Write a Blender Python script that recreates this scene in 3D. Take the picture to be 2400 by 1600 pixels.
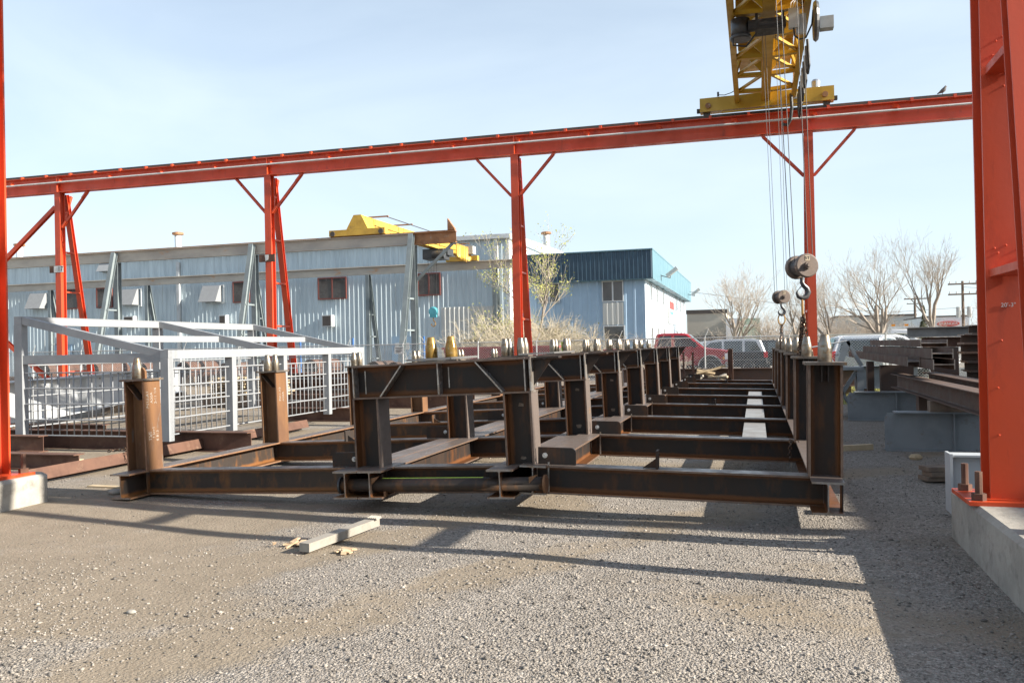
import bpy, math, random
import numpy as np
from mathutils import Vector, Matrix
R=math.radians
random.seed(7); rng=np.random.default_rng(7)
for o in list(bpy.data.objects): bpy.data.objects.remove(o)
S=bpy.context.scene; COL=S.collection

# ------------------------------------------------------------------ camera
TH,PI_,RO=R(16.5),R(.33),R(1.15)
fw=Vector((-math.sin(TH)*math.cos(PI_),math.cos(TH)*math.cos(PI_),math.sin(PI_)))
r0=Vector((math.cos(TH),math.sin(TH),0)); u0=r0.cross(fw)
rt=math.cos(RO)*r0-math.sin(RO)*u0; up=math.sin(RO)*r0+math.cos(RO)*u0
cd=bpy.data.cameras.new('camera'); cam=bpy.data.objects.new('camera',cd); COL.objects.link(cam)
cd.sensor_width=36; cd.lens=1930/2400*36; cd.clip_start=.1; cd.clip_end=2000
cam.matrix_world=Matrix(((rt.x,up.x,-fw.x,0),(rt.y,up.y,-fw.y,0),(rt.z,up.z,-fw.z,1.65),(0,0,0,1)))
S.camera=cam
# ------------------------------------------------------------------ world, sun, exposure
EL,AZ=R(25.8),R(2.6)          # sun from +X, a touch on the camera's side
SUN=Vector((math.cos(EL)*math.cos(AZ),-math.cos(EL)*math.sin(AZ),math.sin(EL)))
w=bpy.data.worlds.new('World'); S.world=w; w.use_nodes=True
nt=w.node_tree; N=nt.nodes; L=nt.links; N.clear()
out=N.new('ShaderNodeOutputWorld'); bg=N.new('ShaderNodeBackground'); bg.inputs[1].default_value=.08
sky=N.new('ShaderNodeTexSky'); sky.sky_type='NISHITA'; sky.sun_disc=False
sky.sun_elevation=EL; sky.sun_rotation=R(90)+AZ; sky.air_density=1.0; sky.dust_density=2.0; sky.ozone_density=1.5; sky.altitude=1000
tc=N.new('ShaderNodeTexCoord'); mp=N.new('ShaderNodeMapping'); mp.inputs['Rotation'].default_value=(.15,.25,.5); mp.inputs['Scale'].default_value=(1.0,2.2,4.0)
nz=N.new('ShaderNodeTexNoise'); nz.inputs['Scale'].default_value=1.7; nz.inputs['Detail'].default_value=7; nz.inputs['Roughness'].default_value=.5; nz.inputs['Distortion'].default_value=.6
rp=N.new('ShaderNodeValToRGB'); rp.color_ramp.elements[0].position=.36; rp.color_ramp.elements[1].position=.80
rp.color_ramp.elements[0].color=(.66,.66,.66,1); rp.color_ramp.elements[1].color=(1,1,1,1)
mx=N.new('ShaderNodeMix'); mx.data_type='RGBA'; mx.inputs[7].default_value=(5.0,5.75,6.3,1)
L.new(tc.outputs['Generated'],mp.inputs[0]); L.new(mp.outputs[0],nz.inputs['Vector']); L.new(nz.outputs[0],rp.inputs[0])
sx=N.new('ShaderNodeSeparateXYZ'); L.new(tc.outputs['Generated'],sx.inputs[0])      # thin high veil, thicker toward the horizon
vz=N.new('ShaderNodeMapRange'); vz.inputs[1].default_value=0; vz.inputs[2].default_value=1; vz.inputs[3].default_value=.98; vz.inputs[4].default_value=.22; L.new(sx.outputs[2],vz.inputs[0])
vm=N.new('ShaderNodeMath'); vm.operation='MULTIPLY'; L.new(rp.outputs[0],vm.inputs[0]); L.new(vz.outputs[0],vm.inputs[1]); L.new(vm.outputs[0],mx.inputs[0]); L.new(sky.outputs[0],mx.inputs[6]); L.new(mx.outputs[2],bg.inputs[0]); L.new(bg.outputs[0],out.inputs[0])
sl=bpy.data.lights.new('sun','SUN'); sl.energy=5.0; sl.angle=R(.53); sl.color=(1,.93,.82)
so=bpy.data.objects.new('sun',sl); COL.objects.link(so); so.rotation_euler=(-SUN).to_track_quat('-Z','Y').to_euler(); so.location=(30,0,30)
S.view_settings.view_transform='Standard'; S.view_settings.look='None'; S.view_settings.exposure=1.3; S.view_settings.gamma=1
S.view_settings.use_curve_mapping=False

# ------------------------------------------------------------------ materials
def mat(name,c1,c2=None,c3=None,scale=3.,stretch=(1,1,1),rough=.6,metal=0.,bump=0.,bscale=40.,lo=.4,hi=.62,lo3=.58,hi3=.7,spec=.5,rvar=.12,scale3=None,stretch3=None,band=None):
    m=bpy.data.materials.new(name); m.use_nodes=True; t=m.node_tree; n=t.nodes; l=t.links
    b=n['Principled BSDF']; b.inputs['Roughness'].default_value=rough; b.inputs['Metallic'].default_value=metal
    b.inputs['Specular IOR Level'].default_value=spec
    g=n.new('ShaderNodeNewGeometry')
    def noise(sc,st,det=6,seed=0):
        mpn=n.new('ShaderNodeMapping'); mpn.inputs['Scale'].default_value=st; mpn.inputs['Location'].default_value=(seed,seed*1.7,seed*.6)
        l.new(g.outputs['Position'],mpn.inputs[0]); z=n.new('ShaderNodeTexNoise'); z.inputs['Scale'].default_value=sc; z.inputs['Detail'].default_value=det
        z.inputs['Roughness'].default_value=.62; l.new(mpn.outputs[0],z.inputs['Vector']); return z.outputs[0]
    def ramp(f,a,bb):
        r=n.new('ShaderNodeMapRange'); r.inputs[1].default_value=a; r.inputs[2].default_value=bb; l.new(f,r.inputs[0]); return r.outputs[0]
    def mix(f,a,bb):
        x=n.new('ShaderNodeMix'); x.data_type='RGBA'; l.new(f,x.inputs[0])
        for i,v in ((6,a),(7,bb)):
            if isinstance(v,tuple): x.inputs[i].default_value=(*v,1)
            else: l.new(v,x.inputs[i])
        return x.outputs[2]
    col=c1
    if c2:
        f=ramp(noise(scale,stretch),lo,hi); col=mix(f,c1,c2)
        rr=n.new('ShaderNodeMapRange'); rr.inputs[3].default_value=rough-rvar; rr.inputs[4].default_value=min(1,rough+rvar); l.new(f,rr.inputs[0]); l.new(rr.outputs[0],b.inputs['Roughness'])
    if c3:
        f3=ramp(noise(scale3 or scale*2.3,stretch3 or stretch,8,5.3),lo3,hi3); col=mix(f3,col,c3)
    if band:      # rust creeping out of the flange roots (stored on the mesh as 'rust')
        at=n.new('ShaderNodeAttribute'); at.attribute_name='rust'
        ad=n.new('ShaderNodeMath'); ad.operation='MULTIPLY_ADD'; l.new(noise(7,(1,1,1),7,8.1),ad.inputs[0]); ad.inputs[1].default_value=.9; l.new(at.outputs['Fac'],ad.inputs[2])
        col=mix(ramp(ad.outputs[0],.72,1.25),col,band)
    if isinstance(col,tuple): b.inputs['Base Color'].default_value=(*col,1)
    else: l.new(col,b.inputs['Base Color'])
    if bump:
        bp=n.new('ShaderNodeBump'); bp.inputs['Strength'].default_value=bump; bp.inputs['Distance'].default_value=.01
        l.new(noise(bscale,(1,1,1),4,2.),bp.inputs['Height']); l.new(bp.outputs[0],b.inputs['Normal'])
    return m
MT={}
MT['mill']=mat('mill_steel',(.025,.0225,.0215),(.044,.028,.020),(.11,.046,.018),scale=2.4,stretch=(1,1,.35),rough=.5,metal=.05,spec=.22,bump=.10,bscale=90,lo3=.52,hi3=.74,band=(.135,.054,.02))
MT['mill_l']=mat('mill_steel_weathered',(.052,.037,.028),(.036,.029,.025),(.17,.075,.026),scale=2.6,stretch=(1,1,.4),rough=.5,metal=.05,spec=.32,bump=.10,bscale=90,lo3=.52,hi3=.72,band=(.19,.082,.028))
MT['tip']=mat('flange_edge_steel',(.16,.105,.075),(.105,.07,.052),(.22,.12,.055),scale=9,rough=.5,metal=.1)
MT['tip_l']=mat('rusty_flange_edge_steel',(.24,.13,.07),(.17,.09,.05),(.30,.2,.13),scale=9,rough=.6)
MT['ftop']=mat('dusty_sunlit_flange_top_steel',(.165,.132,.115),(.12,.095,.08),(.20,.12,.065),scale=3.5,stretch=(1,.5,1),rough=.42,metal=.1,lo3=.6,hi3=.75)  # paler upper faces: sunlit look painted into the colour, along with dust
MT['rust']=mat('rusted_steel',(0.186,0.088,0.034),(0.125,0.060,0.029),(0.156,0.125,0.099),scale=5,stretch=(1,1,.3),rough=.75,metal=.05,bump=.15,bscale=80,lo3=.60,hi3=.72)
MT['brown']=mat('brown_oxide_steel',(0.133,0.065,0.040),(0.094,0.047,0.032),(0.173,0.101,0.065),scale=3,rough=.75,metal=.05,bump=.1,bscale=70)
MT['brown_d']=mat('dark_brown_steel',(.088,.058,.045),(.115,.07,.05),(.06,.05,.045),scale=3,rough=.7,metal=.05,bump=.1,bscale=70)
MT['edge']=mat('cut_edge_steel',(0.210,0.168,0.133),(0.294,0.266,0.238),(0.210,0.112,0.049),scale=14,rough=.45,metal=.5)
MT['grind']=mat('ground_weld_steel',(.42,.40,.38),(.26,.22,.18),scale=12,rough=.38,metal=.6)
MT['plate']=mat('cap_plate_steel',(0.160,0.132,0.104),(0.112,0.092,0.076),(0.240,0.136,0.056),scale=6,rough=.55,metal=.3)
MT['greyplate']=mat('grey_flat_steel',(0.288,0.280,0.264),(0.224,0.216,0.208),(0.320,0.224,0.112),scale=3,rough=.5,metal=.2,lo3=.66,hi3=.76)
MT['pin']=mat('machined_pin_steel',(.27,.25,.215),(.21,.18,.14),(.19,.11,.04),scale=8,rough=.40,metal=.85,lo3=.5,hi3=.7,stretch=(1,1,1.5))
MT['pin_b']=mat('amber_coated_pin_steel',(.22,.125,.022),(.30,.19,.055),(.34,.30,.24),scale=9,rough=.3,metal=.45,lo3=.62,hi3=.7)
MT['orange']=mat('orange_paint',(0.589,0.068,0.018),(0.50,0.060,0.019),(0.27,0.036,0.016),scale=1.6,stretch=(1,1,.4),rough=.45,bump=.06,bscale=30,lo3=.58,hi3=.80,scale3=5,stretch3=(1,1,.3))
MT['yellow']=mat('yellow_paint',(0.520,0.318,0.025),(0.448,0.268,0.021),(0.303,0.180,0.037),scale=2.2,rough=.42,lo3=.64,hi3=.8,scale3=6)
MT['yellow2']=mat('weathered_yellow_paint',(.70,.43,.06),(.55,.32,.05),(.32,.17,.06),scale=2.2,rough=.55,lo3=.6,hi3=.75,scale3=2)
MT['galv']=mat('grey_white_primer',(0.286,0.296,0.305),(0.259,0.268,0.278),scale=4,rough=.5)
MT['greypaint']=mat('blue_grey_paint',(.245,.265,.275),(.205,.222,.23),(.17,.11,.075),scale=2.5,rough=.5,lo3=.62,hi3=.75,scale3=4)
MT['greygird']=mat('light_grey_girder_paint',(0.459,0.474,0.482),(0.413,0.428,0.436),(0.306,0.275,0.245),scale=2,rough=.5,lo3=.7,hi3=.85)
MT['rearbeam']=mat('grey_runway_paint',(0.473,0.435,0.369),(0.385,0.355,0.313),(0.488,0.268,0.125),scale=1.2,stretch=(.5,1,1.3),rough=.6,lo3=.60,hi3=.70,scale3=1.1)
MT['rearcol']=mat('grey_green_column_paint',(.22,.255,.26),(.17,.20,.21),scale=1.5,rough=.55)
MT['rearrust']=mat('rusted_runway_steel',(.34,.165,.07),(.24,.12,.06),(.36,.31,.25),scale=2.5,rough=.75)
MT['rail']=mat('rail_steel',(.06,.055,.05),(.1,.07,.05),scale=8,rough=.5,metal=.4)
MT['white']=mat('white_plastic',(0.612,0.612,0.595),(0.510,0.510,0.493),scale=6,rough=.5)
MT['conc']=mat('concrete',(.37,.345,.30),(.29,.27,.235),(.20,.185,.16),scale=3,rough=.92,bump=.5,bscale=45,lo3=.52,hi3=.72)
MT['wood']=mat('pale_lumber',(0.495,0.390,0.247),(0.435,0.330,0.203),(0.345,0.232,0.128),scale=9,stretch=(1,1,1),rough=.8,bump=.1,bscale=50,lo3=.62,hi3=.75)
MT['woodg']=mat('weathered_plank',(.30,.275,.235),(.26,.235,.20),(.24,.18,.12),scale=9,rough=.85,bump=.15,bscale=60,lo3=.6,hi3=.72)
MT['woodd']=mat('old_dark_timber',(.22,.165,.12),(.16,.12,.09),scale=7,rough=.9,bump=.2,bscale=50)
MT['husk']=mat('dry_fibre_scraps',(0.540,0.413,0.270),(0.420,0.285,0.165),scale=20,rough=.9)
MT['black']=mat('black_rubber',(.018,.018,.018),(.03,.029,.028),scale=10,rough=.6)
MT['dark']=mat('dark_grey_housing',(.035,.037,.04),(.055,.055,.055),scale=8,rough=.4)
MT['silver']=mat('cast_alloy',(.55,.56,.57),(.42,.42,.42),scale=9,rough=.35,metal=.8)
MT['greybox']=mat('grey_enclosure',(.45,.46,.45),(.38,.39,.38),scale=6,rough=.5)
MT['rope']=mat('wire_rope',(.045,.044,.043),(.075,.07,.066),scale=60,rough=.6,metal=0.)
MT['chain']=mat('oily_chain',(.055,.04,.033),(.14,.08,.045),scale=25,rough=.35,metal=.6)
MT['blockm']=mat('hook_block_paint',(.20,.155,.125),(.135,.105,.09),(.34,.25,.17),scale=8,rough=.5,metal=.3,lo3=.6,hi3=.75)
MT['ochre']=mat('ochre_link_paint',(.42,.25,.05),(.33,.16,.05),scale=20,rough=.5)
MT['wallL']=mat('pale_blue_corrugated_steel',(0.535,0.624,0.665),(0.469,0.552,0.593),(0.379,0.364,0.325),scale=1.3,stretch=(2.5,1,.22),rough=.42,metal=.15,lo3=.63,hi3=.78,scale3=2.2,stretch3=(2.6,1,.14))
MT['patch']=mat('galvanised_patch_sheet',(.60,.61,.58),(.53,.53,.50),(.33,.29,.23),scale=1.4,stretch=(2,1,.3),rough=.5,lo3=.68,hi3=.8)
MT['wallwhite']=mat('white_metal_siding',(0.702,0.711,0.720),(0.648,0.666,0.684),scale=.5,rough=.55)
MT['trim']=mat('pale_flashing',(.60,.63,.64),(.5,.52,.52),scale=2,rough=.5)
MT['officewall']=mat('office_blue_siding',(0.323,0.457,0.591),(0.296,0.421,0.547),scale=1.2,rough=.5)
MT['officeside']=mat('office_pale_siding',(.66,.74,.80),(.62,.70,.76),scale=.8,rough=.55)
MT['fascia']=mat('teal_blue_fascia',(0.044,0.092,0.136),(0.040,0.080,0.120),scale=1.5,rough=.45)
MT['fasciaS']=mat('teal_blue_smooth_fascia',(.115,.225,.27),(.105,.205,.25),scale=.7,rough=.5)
MT['glass']=mat('dark_window_glass',(.05,.055,.06),(.09,.09,.09),scale=.5,rough=.08,spec=.9)
MT['dglass']=mat('dusty_window_glass',(.075,.066,.062),(.10,.092,.085),scale=1.6,rough=.25)
MT['redframe']=mat('red_window_frame',(.20,.055,.042),(.16,.06,.05),scale=4,rough=.6)
MT['beige']=mat('beige_block_wall',(.50,.46,.38),(.46,.42,.35),scale=.4,rough=.85)
MT['roofd']=mat('dark_roof_edge',(.07,.06,.055),(.1,.085,.075),scale=1,rough=.8)
MT['greenb']=mat('green_glazing',(.20,.34,.27),(.17,.28,.24),scale=.5,rough=.3)
MT['fence']=mat('galvanised_wire',(.52,.53,.53),(.44,.45,.45),scale=20,rough=.45,metal=.5)
MT['bark']=mat('pale_bark',(.30,.255,.21),(.22,.185,.15),scale=4,rough=.9)
MT['twig']=mat('bare_twigs',(.46,.39,.315),(.39,.325,.26),scale=3,rough=.9)
MT['twigw']=mat('pale_brush_twigs',(.50,.44,.33),(.42,.36,.26),scale=3,rough=.9)
MT['bud']=mat('new_spring_leaves',(.30,.30,.055),(.24,.26,.05),scale=2,rough=.7)
MT['pole']=mat('utility_pole_wood',(.20,.15,.11),(.15,.11,.085),scale=2,rough=.9)
MT['redcar']=mat('red_car_paint',(.34,.022,.03),(.31,.02,.028),scale=2,rough=.25,spec=.6)
MT['tan']=mat('tan_lower_trim',(.46,.38,.27),(.42,.34,.24),scale=3,rough=.4)
MT['blackcar']=mat('black_car_paint',(.016,.017,.02),(.02,.021,.024),scale=2,rough=.22,spec=.6)
MT['silvercar']=mat('silver_car_paint',(.48,.50,.52),(.45,.47,.49),scale=2,rough=.28,metal=.4)
MT['whitecar']=mat('white_car_paint',(.74,.75,.77),(.70,.71,.73),scale=2,rough=.28)
MT['chrome']=mat('chrome',(.72,.73,.75),(.66,.67,.69),scale=4,rough=.15,metal=.9)
MT['cglass']=mat('car_glass',(.03,.04,.045),(.05,.065,.07),scale=.8,rough=.05,spec=1.)
MT['lamp']=mat('headlamp_lens',(.80,.80,.78),(.7,.7,.7),scale=9,rough=.15)
MT['amber']=mat('amber_lens',(.75,.30,.03),(.7,.25,.02),scale=9,rough=.2)
MT['tail']=mat('red_lens',(.62,.015,.02),(.5,.01,.02),scale=9,rough=.2)
MT['redbin']=mat('faded_red_paint',(.36,.06,.055),(.26,.05,.045),(.2,.1,.07),scale=2,rough=.6)
MT['chalk']=mat('chalk',(.42,.40,.36),(.22,.16,.11),scale=70,rough=.95,lo=.35,hi=.6)
MT['black_ink']=mat('black_lettering',(.02,.02,.02),(.03,.03,.03),scale=10,rough=.7)
MT['cyan']=mat('turquoise_block_paint',(.12,.46,.52),(.10,.40,.46),scale=5,rough=.45)
MT['signred']=mat('red_sign_paint',(.55,.06,.05),(.5,.06,.05),scale=3,rough=.5)
MT['signblue']=mat('blue_sign_paint',(.12,.34,.6),(.1,.3,.55),scale=3,rough=.5)
MT['bluepole']=mat('blue_post_paint',(.05,.16,.42),(.05,.14,.36),scale=3,rough=.5)
MT['lime']=mat('lime_marking_paint',(.48,.68,.06),(.42,.58,.08),scale=20,rough=.6)
MT['grassm']=mat('spring_grass',(.22,.25,.06),(.30,.26,.10),scale=6,rough=.9)
MT['label']=mat('weathered_paper_label',(.20,.155,.115),(.15,.11,.08),scale=20,rough=.9)
MT['bird']=mat('grey_plumage',(.10,.09,.085),(.16,.14,.13),scale=20,rough=.8)

def ground_mat():
    m=bpy.data.materials.new('gravel_yard'); m.use_nodes=True; t=m.node_tree; n=t.nodes; l=t.links; b=n['Principled BSDF']
    b.inputs['Roughness'].default_value=.95; b.inputs['Specular IOR Level'].default_value=.2
    g=n.new('ShaderNodeNewGeometry'); pos=g.outputs['Position']
    def noise(sc,det=5,st=(1,1,1),rough=.6,off=0):
        mp=n.new('ShaderNodeMapping'); mp.inputs['Scale'].default_value=st; mp.inputs['Location'].default_value=(off,off*.7,0); l.new(pos,mp.inputs[0])
        z=n.new('ShaderNodeTexNoise'); z.inputs['Scale'].default_value=sc; z.inputs['Detail'].default_value=det; z.inputs['Roughness'].default_value=rough; l.new(mp.outputs[0],z.inputs['Vector']); return z.outputs[0]
    def vor(sc,feat='F1',outp='Distance'):
        v=n.new('ShaderNodeTexVoronoi'); v.feature=feat; v.inputs['Scale'].default_value=sc; l.new(pos,v.inputs['Vector']); return v.outputs[outp]
    def rng_(f,a,b2,c=0,d=1):
        r=n.new('ShaderNodeMapRange'); r.inputs[1].default_value=a; r.inputs[2].default_value=b2; r.inputs[3].default_value=c; r.inputs[4].default_value=d; l.new(f,r.inputs[0]); return r.outputs[0]
    def mix(f,a,c,mode='MIX'):
        x=n.new('ShaderNodeMix'); x.data_type='RGBA'; x.blend_type=mode
        if isinstance(f,float): x.inputs[0].default_value=f
        else: l.new(f,x.inputs[0])
        for i,v in ((6,a),(7,c)):
            if isinstance(v,tuple): x.inputs[i].default_value=(*v,1)
            else: l.new(v,x.inputs[i])
        return x.outputs[2]
    # stones: per-cell tone at three sizes
    def tones(sc,stops):
        c_=vor(sc,'F1','Color'); sp_=n.new('ShaderNodeSeparateColor'); l.new(c_,sp_.inputs[0])
        cr=n.new('ShaderNodeValToRGB'); el=cr.color_ramp.elements; el[0].position=stops[0][0]; el[0].color=(*stops[0][1],1); el[1].position=stops[-1][0]; el[1].color=(*stops[-1][1],1)
        for p_,c2 in stops[1:-1]: k=el.new(p_); k.color=(*c2,1)
        l.new(sp_.outputs[0],cr.inputs[0]); return cr.outputs[0]
    A=[(0,(.085,.075,.065)),(.22,(.215,.19,.163)),(.65,(.345,.307,.264)),(.9,(.43,.385,.335)),(1,(.6,.55,.49))]
    g1=tones(55,A); g2=tones(120,A); g3=tones(27,[(0,(.15,.134,.116)),(.5,(.26,.234,.203)),(1,(.38,.345,.30))])
    gravel=mix(.5,g1,g2); gravel=mix(rng_(noise(1.1,4,(1,1,1),.6,17.),.45,.62,0,.45),gravel,g3)
    gravel=mix(rng_(noise(16,5,(1,1,1),.7,4.),.58,.74,0,.45),gravel,(.10,.088,.077))
    # packed dirt in wheel tracks
    dirt=mix(rng_(noise(3.5,6),.35,.65),(0.180,0.146,0.106),(0.242,0.198,0.147))
    dirt=mix(rng_(noise(90,3),.4,.7),dirt,(0.293,0.246,0.190))
    tr=noise(.42,4,(.55,1.0,1),.55,3.1)
    sepx=n.new('ShaderNodeSeparateXYZ'); l.new(pos,sepx.inputs[0])
    xl=rng_(sepx.outputs[0],-4.5,-.8,-.16,-.46)
    ad=n.new('ShaderNodeMath'); ad.operation='MULTIPLY_ADD'; l.new(tr,ad.inputs[0]); ad.inputs[1].default_value=1.7; l.new(xl,ad.inputs[2])
    br=n.new('ShaderNodeMath'); br.operation='MULTIPLY_ADD'; l.new(noise(6,5),br.inputs[0]); br.inputs[1].default_value=.25; l.new(ad.outputs[0],br.inputs[2])
    dt=n.new('ShaderNodeVectorMath'); dt.operation='DOT_PRODUCT'; l.new(pos,dt.inputs[0]); dt.inputs[1].default_value=(.866,-.5,0)
    def mth(op,a_,b_=0.):
        k=n.new('ShaderNodeMath'); k.operation=op
        for q,v in ((0,a_),(1,b_)):
            if isinstance(v,(int,float)): k.inputs[q].default_value=v
            else: l.new(v,k.inputs[q])
        return k.outputs[0]
    wob=mth('MULTIPLY_ADD',noise(.9,4,(1,1,1),.6,21.),.9); wob.node.inputs[2].default_value=-.45
    dd_=mth('ADD',mth('ADD',dt.outputs['Value'],wob),5.25); track=rng_(mth('ABSOLUTE',mth('SUBTRACT',mth('ABSOLUTE',dd_),.8)),.12,.5,.30,0)
    f=rng_(mth('ADD',br.outputs[0],track),.62,.80)
    col=mix(f,gravel,dirt)
    stain=rng_(noise(.8,5,(1,1,1),.6,9.),.55,.75,0,.35); col=mix(stain,col,(0.131,0.107,0.081))
    l.new(col,b.inputs['Base Color'])
    # relief
    h1=rng_(vor(55),0,.9,1,0); h2=rng_(vor(120),0,.9,1,0)
    a=n.new('ShaderNodeMath'); a.operation='MULTIPLY_ADD'; l.new(h2,a.inputs[0]); a.inputs[1].default_value=.45; l.new(h1,a.inputs[2])
    inv=rng_(f,0,1,1,.22); mu=n.new('ShaderNodeMath'); mu.operation='MULTIPLY'; l.new(a.outputs[0],mu.inputs[0]); l.new(inv,mu.inputs[1])
    a2=n.new('ShaderNodeMath'); a2.operation='MULTIPLY_ADD'; l.new(noise(30,6),a2.inputs[0]); a2.inputs[1].default_value=.7; l.new(mu.outputs[0],a2.inputs[2])
    bp=n.new('ShaderNodeBump'); bp.inputs['Strength'].default_value=1.0; bp.inputs['Distance'].default_value=.016; l.new(a2.outputs[0],bp.inputs['Height']); l.new(bp.outputs[0],b.inputs['Normal'])
    return m
MT['ground']=ground_mat()
def stone_mat():
    m=bpy.data.materials.new('gravel_stone'); m.use_nodes=True; t=m.node_tree; n=t.nodes; l=t.links; b=n['Principled BSDF']; b.inputs['Roughness'].default_value=.85
    g=n.new('ShaderNodeNewGeometry'); cr=n.new('ShaderNodeValToRGB'); e=cr.color_ramp.elements; e[0].color=(.08,.07,.06,1); e[1].color=(.43,.39,.34,1)
    k=e.new(.35); k.color=(.22,.198,.172,1); k=e.new(.75); k.color=(.28,.25,.215,1); k=e.new(.95); k.color=(.34,.295,.25,1)
    l.new(g.outputs['Random Per Island'],cr.inputs[0]); l.new(cr.outputs[0],b.inputs['Base Color']); return m
MT['stone']=stone_mat()

# ------------------------------------------------------------------ mesh helpers
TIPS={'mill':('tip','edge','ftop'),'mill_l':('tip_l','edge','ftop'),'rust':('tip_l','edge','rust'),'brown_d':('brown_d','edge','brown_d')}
class MB:
    def __init__(s): s.v=[]; s.f=[]; s.t={}; s.r={}
    def add(s,vs,fs):
        k=len(s.v); s.v+=[tuple(v) for v in vs]; s.f+=[tuple(i+k for i in f) for f in fs]; return s
    def box(s,x0,x1,y0,y1,z0,z1):
        return s.add([(x0,y0,z0),(x1,y0,z0),(x1,y1,z0),(x0,y1,z0),(x0,y0,z1),(x1,y0,z1),(x1,y1,z1),(x0,y1,z1)],
          [(0,3,2,1),(4,5,6,7),(0,1,5,4),(1,2,6,5),(2,3,7,6),(3,0,4,7)])
    def sweep(s,poly,p0,p1,upv=(0,0,1)):
        "extrude a 2-D outline (right, up) from p0 to p1"
        p0=Vector(p0);p1=Vector(p1);d=(p1-p0).normalized();u=Vector(upv);r=d.cross(u)
        if r.length<1e-5: u=Vector((0,1,0)); r=d.cross(u)
        r.normalize();u=r.cross(d).normalized();n=len(poly)
        vs=[p0+r*a+u*b for a,b in poly]+[p1+r*a+u*b for a,b in poly]
        fs=[(i,(i+1)%n,n+(i+1)%n,n+i) for i in range(n)]+[tuple(range(n-1,-1,-1)),tuple(range(n,2*n))]
        return s.add(vs,fs)
    def bar(s,p0,p1,w,h,upv=(0,0,1)): return s.sweep([(-w/2,-h/2),(w/2,-h/2),(w/2,h/2),(-w/2,h/2)],p0,p1,upv)
    def ibeam(s,p0,p1,d,w,tf,tw,upv=(0,0,1)):
        a,b=w/2,tw/2;h=d/2;q=h-tf;c=min(tf*.6,.012);e=q*.52
        P=[(-a,-h),(a,-h),(a,-q),(b+c,-q),(b,-q+c),(b,-e),(b,e),(b,q-c),(b+c,q),(a,q),(a,h),(-a,h),(-a,q),(-b-c,q),(-b,q-c),(-b,e),(-b,-e),(-b,-q+c),(-b-c,-q),(-a,-q)]
        rust=[.45,.45,.7,1,1,0,0,1,1,.7,.3,.3,.7,1,1,0,0,1,1,.7]
        p0=Vector(p0);p1=Vector(p1);dd=(p1-p0).normalized();u=Vector(upv);r=dd.cross(u).normalized();u=r.cross(dd).normalized();n=len(P)
        k0=len(s.v);f0=len(s.f)
        vs=[p0+r*x+u*y for x,y in P]+[p1+r*x+u*y for x,y in P]
        fs=[(i,(i+1)%n,n+(i+1)%n,n+i) for i in range(n)]
        for o,fl in ((0,1),(n,0)):
            for q4 in ((0,1,2,19),(2,3,18,19),(3,4,17,18),(4,5,16,17),(5,6,15,16),(6,7,14,15),(7,8,13,14),(8,9,12,13),(9,10,11,12)):
                t=tuple(o+i for i in q4); fs.append(t[::-1] if fl else t)
        s.add(vs,fs)
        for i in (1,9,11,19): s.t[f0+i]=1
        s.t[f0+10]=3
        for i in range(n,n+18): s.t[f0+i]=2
        for i in range(2*n): s.r[k0+i]=rust[i%n]
        return s
    def cyl(s,p0,p1,r,r1=None,n=16):
        r1=r if r1 is None else r1
        p0=Vector(p0);p1=Vector(p1);d=(p1-p0).normalized();a=d.orthogonal().normalized();b=d.cross(a)
        vs=[p0+(a*math.cos(t)+b*math.sin(t))*r for t in [2*math.pi*i/n for i in range(n)]]+[p1+(a*math.cos(t)+b*math.sin(t))*r1 for t in [2*math.pi*i/n for i in range(n)]]
        return s.add(vs,[(i,(i+1)%n,n+(i+1)%n,n+i) for i in range(n)]+[tuple(range(n-1,-1,-1)),tuple(range(n,2*n))])
    def lathe(s,prof,c=(0,0,0),n=24,axis='z'):
        vs=[];fs=[]
        for r,z in prof:
            for i in range(n):
                t=2*math.pi*i/n; p=(r*math.cos(t),r*math.sin(t),z)
                if axis=='x': p=(p[2],p[0],p[1])
                if axis=='y': p=(p[0],p[2],p[1])
                vs.append((p[0]+c[0],p[1]+c[1],p[2]+c[2]))
        for k in range(len(prof)-1):
            for i in range(n):
                j=(i+1)%n; fs.append((k*n+i,k*n+j,(k+1)*n+j,(k+1)*n+i))
        fs+=[tuple(range(n-1,-1,-1)),tuple((len(prof)-1)*n+i for i in range(n))]
        return s.add(vs,fs)
    def tube(s,pts,r,n=8,closed=False):
        pts=[Vector(p) for p in pts];m=len(pts);vs=[];fs=[];prev=None
        for i,p in enumerate(pts):
            a=pts[(i-1)%m] if (closed or i>0) else p; b=pts[(i+1)%m] if (closed or i<m-1) else p
            d=(b-a).normalized()
            if prev is None: x=d.orthogonal().normalized()
            else:
                x=prev-d*prev.dot(d); x=x.normalized() if x.length>1e-6 else d.orthogonal().normalized()
            prev=x;y=d.cross(x);rr=r[i] if isinstance(r,(list,tuple)) else r
            for k in range(n):
                t=2*math.pi*k/n; vs.append(p+(x*math.cos(t)+y*math.sin(t))*rr)
        for i in range(m if closed else m-1):
            j=(i+1)%m
            for k in range(n):
                l_=(k+1)%n; fs.append((i*n+k,i*n+l_,j*n+l_,j*n+k))
        if not closed: fs+=[tuple(range(n-1,-1,-1)),tuple((m-1)*n+k for k in range(n))]
        return s.add(vs,fs)
    def prism(s,poly,y0,y1,axis='y'):
        "outline in (x,z) pushed along y (or (y,z) along x, or (x,y) along z)"
        n=len(poly)
        def q(a,b,t): return (a,t,b) if axis=='y' else ((t,a,b) if axis=='x' else (a,b,t))
        return s.add([q(a,b,y0) for a,b in poly]+[q(a,b,y1) for a,b in poly],[(i,(i+1)%n,n+(i+1)%n,n+i) for i in range(n)]+[tuple(range(n-1,-1,-1)),tuple(range(n,2*n))])
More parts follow.
